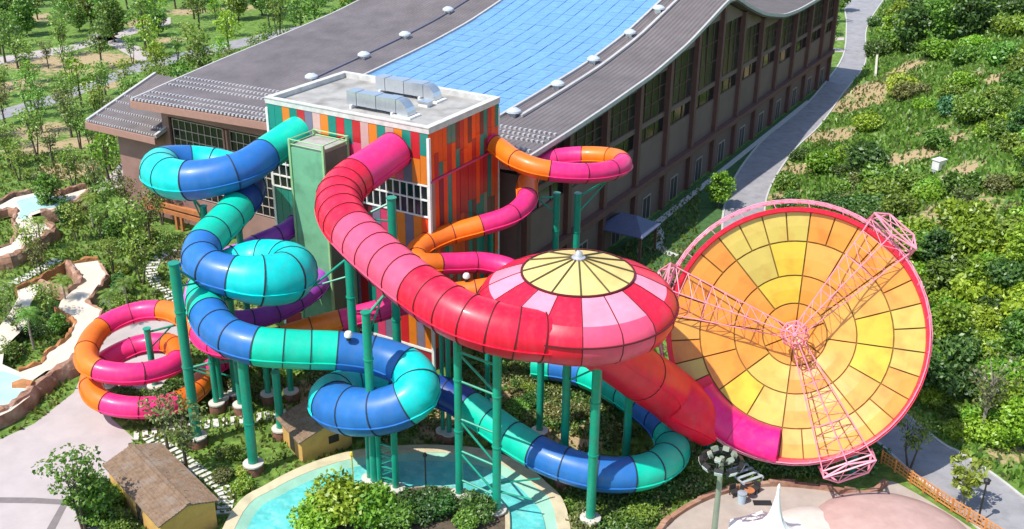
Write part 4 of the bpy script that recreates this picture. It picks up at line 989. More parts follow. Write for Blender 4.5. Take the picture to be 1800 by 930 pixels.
# lattice mast: three close columns under the lowest hairpin
q = [W(652, 856), W(669, 866), W(697, 874)]
LM = thing('lattice_mast', 'three close green columns laced together under the lowest turquoise hairpin', 'support frame', q[0])
for k, p in enumerate(q): column(p.x, p.y, 5.2+.55*k, .24 if k == 1 else .30, '', parent=LM, arms=False)
for z in (1.5, 2.5, 3.5, 4.5):
    for i, j in ((0, 1), (1, 2), (0, 2)):
        b = MB(); a_, c_ = q[i]-q[0], q[j]-q[0]; b.bar(a_+Vector((0, 0, z)), c_+Vector((0, 0, z)), .055, 5); b.bar(a_+Vector((0, 0, z-.9)), c_+Vector((0, 0, z)), .045, 5); obj('lacing', b, GREEN, LM)
# white dome lamps on the tubes
def dome_lamp(px, py, z, label):
    t_ = thing('dome_lamp', label, 'lamp', W(px, py, z)); t_.scale = (.72, .72, .72); b = MB(); b.lathe([(.26, 0), (.24, .3), (.3, .34)], 10); obj('stem', b, mat('black_metal', (.02, .02, .02), .5), t_, True)
    b = MB(); b.lathe([(.3, .34), (.44, .5), (.44, .75), (.3, .98), (.02, 1.06)], 14); obj('globe', b, WHITE, t_, True)
dome_lamp(613, 598, 12.1, 'white dome lamp sitting on the blue run of the raft slide')
dome_lamp(820, 494, 11.3, 'white dome lamp on the orange tube behind the red slide')

# ------------------------------------------------------------------ huts
OCH = mat('ochre_render', (.62, .36, .10), .85, var=.15, scale=.9, dirt_or_caustic=((.35, .22, .09), .8, .5)); THT = mat('weathered_brown_roof', (.23, .15, .095), .95, var=.3, scale=2.5, bump=.6, bscale=9, dirt_or_caustic=((.30, .25, .21), .7, .6))
def hut(name, label, o, ax, ln, wd_, eh, rh, ov, openings=()):
    a = Vector((ax[0], ax[1], 0)).normalized(); w = Vector((a.y, -a.x, 0))
    rz = math.atan2(a.y, a.x)-math.pi/2
    T_ = thing(name, label, 'hut', o, rz)            # local: +y along the ridge, x across
    h = wd_/2
    for x in (-h, h-.15): b = MB(); b.box(x, x+.15, .0, ln, 0, eh); obj('side_wall', b, OCH, T_)
    for y in (0, ln-.15):
        b = MB(); y0, y1 = y+.003, y+.147
        vs = [(-h+.15, y0, 0), (h-.15, y0, 0), (h-.15, y0, eh-.02), (0, y0, rh-.12), (-h+.15, y0, eh-.02)]
        b.add(vs+[(x, y1, z) for x, _, z in vs], [(0, 1, 2, 3, 4), (9, 8, 7, 6, 5)]+[(i, 5+i, 5+(i+1) % 5, (i+1) % 5) for i in range(5)]); obj('gable_wall', b, OCH, T_)
    nrow = 9
    for s_ in (-1, 1):
        b = MB(); n = int(ln/.6)
        rf = bpy.data.objects.new('roof_slope', None); COL.objects.link(rf); rf.parent = T_
        sl_ = (rh-eh)/h
        for r in range(nrow):
            x0, x1 = (h+ov)*r/nrow, (h+ov)*(r+1)/nrow
            z0, z1 = rh-sl_*x0, rh-sl_*x1
            b = MB(); k = 10
            for q in range(k):
                y0, y1 = -ov+(ln+2*ov)*q/k, -ov+(ln+2*ov)*(q+1)/k; j0 = rng.uniform(-.02, .02)
                b.hexa([(s_*x0, y0, z0-.1+j0), (s_*(x1+.05), y0, z1-.08+j0), (s_*(x1+.05), y1, z1-.08+j0), (s_*x0, y1, z0-.1+j0), (s_*x0, y0, z0+j0), (s_*(x1+.05), y0, z1+.05+j0), (s_*(x1+.05), y1, z1+.05+j0), (s_*x0, y1, z0+j0)])
            c = obj('roof_course', b, THT, rf); c['kind'] = 'stuff'
    b = MB(); b.beam((0, -ov, rh+.05), (0, ln+ov, rh+.05), .28, .14); obj('ridge', b, THT, T_)
    for (x, y, z, ww, hh, axs) in openings:
        b = MB()
        if axs == 'x': b.box(x-.02, x+.03, y-ww/2, y+ww/2, z, z+hh)
        else: b.box(x-ww/2, x+ww/2, y-.03, y+.02, z, z+hh)
        obj('opening', b, mat('dark_opening', (.03, .025, .02), .8), T_)
    return T_
hut('pump_hut', 'long ochre hut with weathered brown gable roof beside the plaza tree', (-23.05, 62.15, 0), (-.66, .745), 9.4, 4.1, 2.45, 3.15, .25, [(-2.05, 4, .1, 1.0, 1.9, 'x'), (2.05, 5.5, 1.0, 1.2, .8, 'x')])
hut('pump_hut', 'small ochre hut with dark brown roof behind the turquoise hairpin', (-14.9, 72.9, 0), (-.57, .82), 3.9, 4.4, 2.3, 3.0, .3, [(-2.2, 2, .1, .9, 1.7, 'x'), (.6, 0, 1.0, .9, .7, 'y')])

# ------------------------------------------------------------------ right-hand deck, fence, canopy, mast
DECKM = mat('beige_deck', (.40, .34, .29), .85, var=.1, scale=.8, dirt_or_caustic=((.30, .25, .21), .5, .5)); PKD = mat('pink_deck', (.46, .30, .265), .85, var=.1, scale=.9, dirt_or_caustic=((.60, .42, .38), .6, .5))
deck = smooth_px([(1120, 985), (1160, 925), (1210, 888), (1275, 862), (1350, 850), (1440, 856), (1520, 868), (1560, 846), (1600, 862), (1650, 892), (1720, 940), (1740, 985)], 4, False)
poly('deck', wl(deck), .03, DECKM)
ring_ = [(1570+150*math.cos(q), 945+52*math.sin(q)) for q in np.linspace(0, 2*math.pi, 40, endpoint=False)]
mc = W(1572, 958); b = MB(); b.lathe([(6.2, .03), (6.0, .35), (5.0, .75), (3.4, 1.05), (1.6, 1.2), (.02, 1.25)], 40, c=(mc.x, mc.y)); struct('pink_mound', b, PKD, True)
mc = W(1452, 962); b = MB(); b.lathe([(4.6, .03), (4.4, .3), (3.4, .6), (1.8, .8), (.02, .86)], 36, c=(mc.x, mc.y)); struct('pale_mound', b, mat('pale_mound_surface', (.60, .54, .48), .85, var=.08), True)
b = MB(); E1 = wl(deck[:28]); E2 = offs(E1, .45)
for i in range(len(E1)-1):
    j = rng.uniform(.25, .5); b.hexa([(*E1[i], 0), (*E1[i+1], 0), (*E2[i+1], 0), (*E2[i], 0), (*E1[i], j), (*E1[i+1], j), (*E2[i+1], j+.06), (*E2[i], j+.06)])
struct('deck_kerb', b, ROCK)
FN = [W(*p) for p in [(1548, 814), (1572, 830), (1600, 851), (1622, 866), (1645, 882), (1672, 900), (1700, 917), (1730, 936), (1760, 955)]]
TIMO = mat('orange_fence_timber', (.60, .25, .07), .7, var=.2, scale=2, obj_var=.12)
fe = thing('timber_fence', 'orange timber post and rail fence between the deck and the grey road', 'fence', FN[0])
for i, p in enumerate(FN):
    q = p-FN[0]; b = MB(); b.box(-.07, .07, -.07, .07, 0, 1.25); obj('post', b, TIMO, fe, loc=q)
    if i < len(FN)-1:
        q2 = FN[i+1]-FN[0]
        for z in (.25, .55, .85, 1.15): b = MB(); b.beam((0, 0, z), q2-q+Vector((0, 0, z)), .05, .10); obj('rail', b, TIMO, fe, loc=q)
        for k in range(1, 4): b = MB(); b.box(-.03, .03, -.03, .03, .2, 1.12); obj('slat', b, TIMO, fe, loc=q.lerp(q2, k/4))
# white peaked canopy
cb = W(1350, 1000); ch = height_at(cb, 855)
CN = thing('canopy', 'white peaked fabric canopy with a needle-thin spire on the beige deck', 'canopy', cb)
CNV = mat('white_canvas', (.86, .86, .84), .7, var=.04)
prof = [(.10, ch-.1), (.13, ch-.7), (.22, ch-1.3), (.34, ch-1.9), (.55, ch-2.6), (.95, ch-3.3), (1.9, ch-4.0), (3.4, ch-4.6)]
for k in range(8):
    a0 = 2*math.pi*k/8; b = MB(); vs = []
    for r, z in prof:
        for j in range(5):
            a = a0+2*math.pi/8*j/4; e_ = 1-.10*math.sin(math.pi*j/4)*(r > .5); vs.append((r*e_*math.cos(a), r*e_*math.sin(a), z))
    b.add(vs, [(i*5+j, i*5+j+1, (i+1)*5+j+1, (i+1)*5+j) for i in range(len(prof)-1) for j in range(4)]); obj('fabric_gore', b, CNV, CN, True)
    b = MB(); b.bar((3.35*math.cos(a0), 3.35*math.sin(a0), 0), (3.35*math.cos(a0), 3.35*math.sin(a0), ch-4.58), .06, 6); obj('pole', b, WHITE, CN) if k % 2 == 0 else None
b = MB(); b.lathe([(.14, ch-.15), (.1, ch+.05), (.02, ch+.25)], 8); obj('spire_tip', b, WHITE, CN)
# floodlight mast
mb_ = W(1250, 985); mh = height_at(mb_, 812)
MA = thing('floodlight_mast', 'grey green mast carrying a ring of floodlights in front of the dish', 'light mast', mb_)
MAST = mat('grey_green_mast', (.26, .29, .22), .6); BLK = mat('black_metal', (.02, .02, .02), .5); LEN = mat('floodlight_glass', (.75, .78, .80), .2)
b = MB(); b.bar((0, 0, 0), (0, 0, mh+.4), .24, 12, .17); obj('pole', b, MAST, MA, True)
b = MB(); N_ = 20
for i in range(N_):
    a, c = 2*math.pi*i/N_, 2*math.pi*(i+1)/N_
    for r, z in ((1.2, mh-.1), (.85, mh+.55)): b.bar((r*math.cos(a), r*math.sin(a), z), (r*math.cos(c), r*math.sin(c), z), .05, 5)
for i in range(6):
    a = 2*math.pi*i/6; b.bar((0, 0, mh-.3), (1.2*math.cos(a), 1.2*math.sin(a), mh-.1), .04, 5); b.bar((1.2*math.cos(a), 1.2*math.sin(a), mh-.1), (.85*math.cos(a), .85*math.sin(a), mh+.55), .04, 5)
obj('ring_frame', b, BLK, MA)
for i in range(9):
    a = 2*math.pi*i/9+.2; x, y = 1.3*math.cos(a), 1.3*math.sin(a); b = MB(); b.box(-.16, .16, -.3, .3, -.2, .2); h_ = obj('floodlight', b, BLK, MA, loc=(x, y, mh)); h_.rotation_euler = (0, R_(25), a)
    b = MB(); b.box(.165, .19, -.27, .27, -.17, .17); obj('lens', b, LEN, h_)
for i in range(6):
    a = 2*math.pi*i/6; x, y = .8*math.cos(a), .8*math.sin(a); b = MB(); b.box(-.14, .14, -.22, .22, -.16, .16); h_ = obj('floodlight', b, MAST, MA, loc=(x, y, mh+.6)); h_.rotation_euler = (0, R_(25), a)
    b = MB(); b.box(.145, .165, -.2, .2, -.14, .14); obj('lens', b, LEN, h_)
# black lamp post by the road
lp = W(1718, 920); lh = height_at(lp, 852)
LP = thing('lamp_post', 'thin black lamp post on the grey road verge beside the small bare tree', 'lamp post', lp)
b = MB(); b.bar((0, 0, 0), (0, 0, lh), .09, 8, .06); obj('pole', b, BLK, LP, True)
b = MB(); b.lathe([(.06, lh), (.22, lh+.12), (.22, lh+.4), (.28, lh+.42), (.04, lh+.6)], 10); obj('lantern', b, BLK, LP, True)
# deck furniture
BIN = mat('pale_blue_bin', (.45, .55, .62), .5); DKW = mat('dark_wicker', (.03, .026, .024), .8)
bn = thing('litter_bin', 'small pale blue bin at the back of the beige deck', 'bin', W(1303, 884)); b = MB(); b.lathe([(.3, 0), (.36, .85), (.36, .9), (.02, .92)], 12); obj('drum', b, BIN, bn, True)
b = MB(); b.lathe([(.38, .86), (.38, .95), (.1, 1.05), (.02, 1.05)], 12); obj('lid', b, mat('grey_lid', (.3, .34, .38), .5), bn, True)
def chair(px, py, rz, label):
    t_ = thing('wicker_chair', label, 'chair', W(px, py), rz, 'dark chairs on the deck')
    b = MB(); b.box(-.28, .28, -.28, .28, .38, .48); obj('seat', b, DKW, t_); b = MB(); b.box(-.28, .28, .24, .32, .48, .95); obj('backrest', b, DKW, t_)
    for x in (-.24, .24):
        for y in (-.24, .24): b = MB(); b.box(x-.03, x+.03, y-.03, y+.03, 0, .38); obj('leg', b, DKW, t_)
chair(1290, 872, .4, 'dark chair on the deck, left of the pale blue bin'); chair(1308, 868, 2.6, 'dark chair on the deck just behind the pale blue bin'); chair(1326, 866, -.8, 'dark chair on the deck, right of the pale blue bin')
tb = thing('side_table', 'small round brown table between the dark deck chairs', 'table', W(1316, 875)); b = MB(); b.lathe([(.02, .68), (.4, .68), (.4, .73), (.02, .74)], 14); obj('table_top', b, TIM, tb); b = MB(); b.bar((0, 0, 0), (0, 0, .68), .06, 8); obj('leg', b, TIM, tb)
mt = thing('floor_mat', 'flat black mat lying on the deck left of the canopy spire', 'mat', W(1340, 885)); b = MB(); b.box(-.7, .7, -.3, .3, .035, .08); obj('pad', b, BLK, mt)
rk = thing('slatted_rack', 'grey slatted metal rack in the shade below the dish', 'rack', W(1308, 846), .5)
GRY = mat('grey_rack_metal', (.38, .42, .44), .5)
for y in (-.9, -.3, .3, .9): b = MB(); b.box(-1.0, 1.0, y-.12, y+.12, .75, .82); obj('slat', b, GRY, rk)
for x in (-1.0, .9): b = MB(); b.box(x, x+.1, -1.1, 1.1, .64, .75); obj('side_rail', b, GRY, rk)
for x in (-.95, .95):
    for y in (-.95, .95): b = MB(); b.box(x-.04, x+.04, y-.04, y+.04, 0, .64); obj('leg', b, GRY, rk)
# small blue-grey pavilion by the hall
pv = W(1087, 384, 4.3)
PV = thing('pavilion', 'small open pavilion with blue grey hipped roof beside the hall wall', 'pavilion', (pv.x+1.2, pv.y, 0), -YAW)
PVM = mat('blue_grey_roof', (.10, .12, .20), .6, var=.15)
for pts in (((-3, -2.6), (3, -2.6), (.9, 0), (-.9, 0)), ((3, -2.6), (3, 2.6), (.9, 0)), ((3, 2.6), (-3, 2.6), (-.9, 0), (.9, 0)), ((-3, 2.6), (-3, -2.6), (-.9, 0))):
    b = MB(); vs = [(x, y, 3.4 if abs(y) > 1 else 4.9) for x, y in pts]; n = len(vs)
    b.add(vs+[(x, y, z-.15) for x, y, z in vs], [tuple(range(n)), tuple(range(2*n-1, n-1, -1))]+[(i, n+i, n+(i+1) % n, (i+1) % n) for i in range(n)]); obj('roof_slope', b, PVM, PV)
for x in (-2.6, 2.6):
    for y in (-2.2, 2.2): b = MB(); b.box(x-.12, x+.12, y-.12, y+.12, 0, 3.4); obj('post', b, COLM, PV)
# white box on the hillside
wb = hit(1648, 302); WB = thing('utility_box', 'white tilted metal box standing alone on the hillside', 'box', wb, .6); b = MB(); b.box(-.7, .7, -.5, .5, .3, 1.5); obj('cabinet', b, WHITE, WB); b = MB(); b.box(-.8, .8, -.6, .6, 1.5, 1.6); obj('lid', b, WHITE, WB)
for x in (-.6, .6): b = MB(); b.box(x-.05, x+.05, -.4, .4, -.4, .3); obj('leg', b, GRY, WB)
# pool spray poles
for px, py, tp_, m_, lab in ((749, 866, 797, BLK, 'thin dark spray pole standing in the pool left of the braced frame'), (621, 850, 795, mat('yellow_pole', (.65, .50, .06), .5), 'thin yellow spray pole in the pool behind the bright island bush')):
    p = W(px, py, .3); h_ = height_at(p, tp_); t_ = thing('spray_pole', lab, 'pole', (p.x, p.y, 0)); b = MB(); b.bar((0, 0, 0), (0, 0, h_), .07, 7, .05); obj('pole', b, m_, t_); b = MB(); b.lathe([(.05, h_-.4), (.18, h_-.2), (.12, h_), (.02, h_+.1)], 8); obj('nozzle', b, m_, t_)
# stepping stone paths (each slab its own piece)
def slab_path(pts, label_m, wid, ln, gap, z=.02):
    line = [Vector((*p, 0)) for p in wl(smooth_px(pts, 8, False))]; path_o = bpy.data.objects.new('stepping_stone_path', None); COL.objects.link(path_o); path_o['kind'] = 'structure'
    acc = 0.; me = []
    for v_ in range(4):
        b = MB(); j = [rng.uniform(-.04, .04) for _ in range(8)]
        b.hexa([(-ln/2+j[0], -wid/2+j[1], 0), (ln/2+j[2], -wid/2+j[3], 0), (ln/2+j[4], wid/2, 0), (-ln/2+j[5], wid/2, 0), (-ln/2+j[0], -wid/2+j[1], .09), (ln/2+j[2], -wid/2+j[3], .09), (ln/2+j[4], wid/2, .09), (-ln/2+j[5], wid/2, .09)]); me.append(b.mesh('slab', [STONE]))
    for a, c in zip(line[:-1], line[1:]):
        d = (c-a).length; t_ = (c-a)/max(d, 1e-6)
        while acc < d:
            o = link('slab', me[rng.randrange(4)], path_o, a+t_*acc+Vector((0, 0, z)), math.atan2(t_.y, t_.x)+rng.uniform(-.05, .05)); acc += gap
        acc -= d
slab_path([(262, 770), (300, 793), (350, 830), (385, 855), (398, 873), (393, 905)], '', 1.15, .38, .62)
slab_path([(240, 767), (330, 752), (430, 738), (505, 727)], '', 1.3, .42, .72)
slab_path([(345, 560), (318, 535), (283, 508), (267, 482), (276, 457), (312, 437)], '', 1.3, .42, .75)
slab_path([(-10, 512), (30, 496), (70, 475), (100, 458)], '', 1.3, .5, .8)

# ------------------------------------------------------------------ vegetation
LM_ = {'mid': leafmat('leaf_mid_green', (.065, .14, .016), (.25, .40, .05)), 'lime': leafmat('leaf_lime', (.11, .23, .010), (.37, .56, .045)), 'fresh': leafmat('leaf_fresh_green', (.10, .19, .02), (.32, .47, .075)), 'dark': leafmat('leaf_dark', (.028, .08, .014), (.125, .245, .045)),
       'blue': leafmat('leaf_blue_green', (.03, .11, .045), (.10, .30, .11)), 'olive': leafmat('leaf_olive', (.09, .11, .03), (.29, .32, .09)), 'yell': leafmat('leaf_yellow_green', (.16, .25, .02), (.45, .56, .07))}
def leaves(C_, rad, n, size, r_, flat=.55, shell=.5):
    d = r_.normal(size=(n, 3)); d /= np.linalg.norm(d, axis=1)[:, None]
    rr = (shell+(1-shell)*r_.random(n))[:, None]; P = C_+d*rr*np.asarray(rad)
    nrm = r_.normal(size=(n, 3))*.75+np.array([0, 0, flat])+d*.5; nrm /= np.linalg.norm(nrm, axis=1)[:, None]
    a = np.cross(nrm, r_.normal(size=(n, 3))); a /= np.linalg.norm(a, axis=1)[:, None]; b_ = np.cross(nrm, a)
    s = size*(.6+.8*r_.random(n))[:, None]
    return np.stack([P-a*s, P-b_*s*.55, P+a*s, P+b_*s*.55], 1).reshape(-1, 3)
def crown_mesh(name, V, m):
    F = np.arange(len(V)).reshape(-1, 4); return npmesh(name, V, F, [m])
def make_tree(kind, seed, lm, H=6.5, cr=2.2, ch0=.38, stems=1, clumps=18, per=60, size=.26, crad=.85, label='', bark=BARK, cat='tree', name='tree'):
    r_ = np.random.default_rng(seed); root = thing(name, label, cat, (0, 0, -500))
    b = MB(); V = []
    tops = []
    for s_ in range(stems):
        a = 2*math.pi*s_/max(stems, 1)+r_.random(); lean = (.0 if stems == 1 else .12*H)
        base = Vector((.12*math.cos(a)*(stems > 1), .12*math.sin(a)*(stems > 1), 0)); top = Vector((lean*math.cos(a)+r_.normal()*.15, lean*math.sin(a)+r_.normal()*.15, H*.82))
        k1 = base.lerp(top, .4)+Vector((r_.normal()*.12, r_.normal()*.12, 0)); rad = .022*H/math.sqrt(stems)
        b.bar(base, k1, rad*1.25, 7, rad*.85); b.bar(k1, top, rad*.85, 6, rad*.2); tops.append((k1, top))
    for c in range(clumps):
        t = (c+.5)/clumps; z = H*(ch0+(1-ch0)*t*.93)
        if kind == 'cone': w = cr*(1-t)*1.15+.15
        elif kind == 'vase': w = cr*(.35+.75*t)*math.sqrt(max(.05, 1-max(0, t-.75)**2*9))
        else: w = cr*math.sqrt(max(.08, 1-(2*t-.95)**2))
        a = 2.39996*c+r_.random()*.7; rr = w*(.35+.65*r_.random())
        k1, top = tops[c % stems]; c_ = np.array([rr*math.cos(a), rr*math.sin(a), z+r_.normal()*.2])
        st = k1.lerp(top, min(1, max(0, (z*.72-k1.z)/max(.1, top.z-k1.z)))); b.bar(st, Vector(c_), .008*H*.7, 5, .012)
        sc_ = crad*(.7+.6*r_.random()); V.append(leaves(c_, (sc_, sc_, sc_*.62), int(per*(.7+.6*r_.random())), size, r_))
    obj('trunk', b, bark, root, True)
    link('crown', crown_mesh('crown', np.concatenate(V), LM_[lm]), root); return root
def make_bush(seed, lm, label, n=2400, R=1.3, H=1.25, size=.115, lumps=11, cat='shrub', name='shrub'):
    r_ = np.random.default_rng(seed); root = thing(name, label, cat, (0, 0, -500)); V = []; b = MB()
    for k in range(lumps):
        a = 2.4*k+r_.random(); rr = R*.62*math.sqrt(r_.random()); c_ = np.array([rr*math.cos(a), rr*math.sin(a), H*(.35+.4*r_.random())]); s_ = R*(.42+.3*r_.random())
        V.append(leaves(c_, (s_, s_, s_*.75), n//lumps, size, r_, shell=.55)); b.bar((c_[0]*.2, c_[1]*.2, -.3), Vector(c_), .035, 5, .012)
    obj('stem', b, BARK, root); link('foliage', crown_mesh('foliage', np.concatenate(V), LM_[lm]), root); return root
def make_spiky(seed, lm, label, n=60, ln=1.1):
    r_ = np.random.default_rng(seed); root = thing('spiky_plant', label, 'plant', (0, 0, -500)); V = []
    for i in range(n):
        a = r_.random()*6.283; e_ = .35+.9*r_.random(); l_ = ln*(.6+.5*r_.random()); d = np.array([math.cos(a)*math.cos(e_), math.sin(a)*math.cos(e_), math.sin(e_)]); s = np.array([-math.sin(a), math.cos(a), 0])*.07
        m_ = d*l_*.55; t_ = d*l_-np.array([0, 0, l_*.28]); V += [np.zeros(3)-s*.5, np.zeros(3)+s*.5, m_+s, m_-s, m_-s, m_+s, t_+s*.2, t_-s*.2]
    link('blades', crown_mesh('blades', np.array(V), LM_[lm]), root); return root
PRO = {}
for i in range(3): PRO['airy%d' % i] = make_tree('vase', 10+i, ['fresh', 'olive', 'fresh'][i], 6.5, 1.9, .42, [3, 1, 2][i], 20, 36, .165, .8)
for i in range(3): PRO['dense%d' % i] = make_tree('round', 20+i, ['mid', 'dark', 'lime'][i], 6.0, 2.1, .25, 1, 30, 70, .22, .95)
for i in range(2): PRO['park%d' % i] = make_tree('round', 30+i, ['mid', 'lime'][i], 7.0, 2.1, .38, 1, 20, 28, .23, .95)
PRO['cone'] = make_tree('cone', 41, 'lime', 5.0, 1.5, .08, 1, 26, 46, .22, .6)
PRO['bare'] = make_tree('vase', 42, 'olive', 6.5, 2.0, .45, 1, 34, 16, .13, .6, bark=BARKP)
PRO['young'] = make_tree('vase', 43, 'yell', 4.5, 1.4, .45, 2, 16, 40, .20, .6, bark=BARKP)
for nm, lm, k in (('bmid', 'mid', 3), ('blime', 'lime', 3), ('bdark', 'dark', 3), ('bblue', 'blue', 2), ('bolive', 'olive', 2), ('byell', 'yell', 1)):
    for i in range(k): PRO['%s%d' % (nm, i)] = make_bush(hash_ if False else 60+17*len(PRO)+i, lm, '')
PRO['spike'] = make_spiky(90, 'mid', ''); PRO['spikeo'] = make_spiky(91, 'olive', '')
def make_palm(seed, label, H=5.0, n=26, ln=2.1):
    r_ = np.random.default_rng(seed); root = thing('palm_tree', label, 'palm tree', (0, 0, -500)); b = MB(); pts_ = [Vector((.08*math.sin(k*.9), .06*math.cos(k), H*k/5)) for k in range(6)]
    for k in range(5): b.bar(pts_[k], pts_[k+1], .17-.012*k, 8, .155-.012*k)
    obj('trunk', b, BARKP, root, True); V = []; top = np.array(pts_[-1])
    for i in range(n):
        a = 2.39996*i+r_.random()*.3; e_ = 1.1-1.5*i/n; l_ = ln*(.8+.35*r_.random()); s = np.array([-math.sin(a), math.cos(a), 0]); P = []
        for k in range(7):
            t = k/6; P.append(top+np.array([math.cos(a), math.sin(a), 0])*l_*t*math.cos(e_*(1-t*.3))+np.array([0, 0, l_*(math.sin(e_)*t-.75*t*t)]))
        for k in range(6):
            for sg in (-1, 1):
                for q in (0, .5):
                    o_ = P[k]+(P[k+1]-P[k])*q; d = (P[k+1]-P[k])/max(1e-6, np.linalg.norm(P[k+1]-P[k])); w = .42*math.sin(math.pi*min(1, (k+q+.8)/6.6))
                    tip = o_+s*sg*w+d*w*.8-np.array([0, 0, .25*w]); V += [o_, o_+d*.10, tip+d*.02, tip-d*.02]
    link('crown', crown_mesh('crown', np.array(V), LM_['fresh']), root); return root
PRO['palm'] = make_palm(95, '')
USED = set()
def plant(key, p, s, label, group=None, sz=None, cat=None):
    o = PRO[key]
    q = Vector(p); rz = rng.uniform(0, 6.28)
    if key in USED: o = dup(o, q, rz, s, label, group, sz)
    else:
        USED.add(key); o.location = q; o.rotation_euler = (0, 0, rz); o.scale = (s, s, sz or s); o['label'] = label
        if group: o['group'] = group
    nm = {'b': 'shrub'}.get(key[0])
    return o
def occupied(x, y): 
    q = Vector((x, y, 0))-BL; u, v = q.dot(FD), q.dot(DD)
    return (-62 < u < 2.5 and v > 10.5) or (-20 < u < 1 and v > -3.2)
# --- park trees beyond the left end of the hall
def near_line(x, y, line, d):
    for a, c in zip(line[:-1], line[1:]):
        a2, c2 = np.array(a), np.array(c); ab = c2-a2; t = np.clip(np.dot(np.array([x, y])-a2, ab)/np.dot(ab, ab), 0, 1)
        if np.hypot(*(np.array([x, y])-a2-t*ab)) < d: return True
    return False
PR1 = wl([(-40, 214), (100, 173), (240, 120), (370, 88), (520, 54), (640, 28)]); PR2 = wl([(-30, 112), (120, 86), (300, 36)])
spots = []
for _ in range(2600):
    px, py = rng.uniform(-25, 660), rng.uniform(-25, 345); p = W(px, py); u, v = uv(p)
    if u > -63.5 and v > 9: continue
    if near_line(p.x, p.y, PR1, 3.0) or near_line(p.x, p.y, PR2, 2.2): continue
    if py > 300 and px < 175: continue
    md = 4.6 if py > 120 else 6.0
    if any((p.x-a.x)**2+(p.y-a.y)**2 < md*md for a in spots): continue
    if 100 < px < 215 and 95 < py < 160 and rng.random() < .7: continue
    spots.append(p)
print('park', len(spots))
for p in spots[:170]:
    x, y, _ = proj(p); k = rng.random()
    far = y < 110; sz_ = rng.uniform(.75, 1.5) if y < 110 else rng.uniform(.75, 1.3)
    key = rng.choice(['park0', 'park1', 'park0', 'dense0', 'airy0'] if far else ['park1', 'airy0', 'airy2', 'park0', 'airy1'] if y < 200 else ['airy0', 'airy1', 'airy2', 'airy0', 'park1'])
    look = {'park0': 'round crowned green tree', 'park1': 'round lime green tree', 'dense0': 'dense green tree', 'airy0': 'many stemmed thin tree', 'airy1': 'sparse olive tree', 'airy2': 'slim two stemmed tree'}[key]
    look = ('tall ' if sz_ > 1.2 else 'small ' if sz_ < .93 else '')+look
    if far: lab, g = look+(' in the top left corner of the park' if x < 170 else ' in the park just left of the hall roof top' if x > 400 else ' in the park behind the far path'), 'trees in the far park'
    elif y < 200: lab, g = look+(' beside the grey road at the left edge' if x < 110 else ' along the grey road left of the hall roof'), 'trees along the park road'
    else: lab, g = look+(' at the left edge above the turquoise pool' if x < 90 else ' on the grass left of the low hall wing'), 'trees left of the hall wing'
    plant(key, p, sz_, lab, g)
# --- garden trees between the stream and the slides
G = [((88, 372), 'dense0', .85, 'round green tree leaning over the upper turquoise pool'), ((35, 318), 'airy0', .9, 'thin tree at the far left above the upper pool'), ((130, 330), 'airy2', .9, 'slender dark trunked tree behind the upper pool'), ((170, 345), 'airy1', .8, 'small olive tree on the pale path by the hall corner'),
     ((118, 395), 'dense1', .55, 'dark bushy tree below the upper pool rocks'), ((136, 425), 'airy0', .8, 'light green tree in the middle of the garden'), ((62, 470), 'airy2', .9, 'thin tree with a tall dark trunk beside the cream channel'), ((75, 492), 'airy1', .7, 'olive tree on the bank above the orange rock lip'), ((240, 460), 'airy0', 1.25, 'tall many stemmed tree left of the curved white slab path'), ((265, 430), 'airy1', 1.0, 'tall olive tree just behind the many stemmed one, below the hall'),
     ((205, 430), 'dense0', .6, 'dense green tree in the garden centre'), ((180, 420), 'airy2', .75, 'thin tree beside the yellow garden mound'), ((250, 500), 'airy2', .9, 'thin tree right beside the curving slab path'), ((215, 520), 'dense1', .45, 'small dark tree beside the stream bank'), ((92, 575), 'airy0', .8, 'green tree on the planted bank inside the stream bend'), ((105, 590), 'dense0', .4, 'leafy green tree at the lower end of the planted bank'), ((35, 600), 'airy1', .6, 'olive tree standing between the two stream arms'), ((50, 575), 'dense2', .36, 'lime green tree at the left end of the planted bank'),
     ((200, 480), 'airy0', .7, 'slim tree on the stream edge with a leaning trunk'), ((300, 470), 'airy0', .7, 'thin tree between the slab path and the hall terrace'), ((285, 395), 'airy2', .95, 'thin tree in front of the timber terrace'), ((225, 385), 'airy1', .85, 'olive tree under the hall wing corner'), ((10, 585), 'airy2', .75, 'tree at the very left edge beside the stream'), ((190, 390), 'airy0', .85, 'slim green tree left of the terrace beams'),
     ((328, 830), 'airy1', 1.0, 'slender sparse tree rising beside the slab path right of the ochre hut'), ((150, 935), 'airy0', 1.15, 'dark branched green tree at the corner of the plaza, left of the long hut'), ((170, 925), 'dense0', .75, 'leafy undergrowth tree hugging the left wall of the long hut'), ((295, 790), 'airy1', .85, 'sparse olive tree in front of the lowest pink ring')]
G += [((60, 615), 'palm', .8, 'palm tree on the stream bank nearest the turquoise water'), ((22, 560), 'palm', .75, 'palm tree at the left edge between the stream arms'), ((118, 545), 'palm', .7, 'small palm on the planted bank beside the stream narrows'), ((200, 575), 'palm', .75, 'palm tree just above the upper pink ring'), ((165, 400), 'palm', .8, 'palm tree in the garden right of the upper pool'), ((75, 440), 'palm', .75, 'palm tree on the rocks between the two streams'), ((225, 545), 'palm', .65, 'low palm between the stream and the curved slab path')]
for px_, key, s_, lab in G: plant(key, W(*px_), s_, lab)
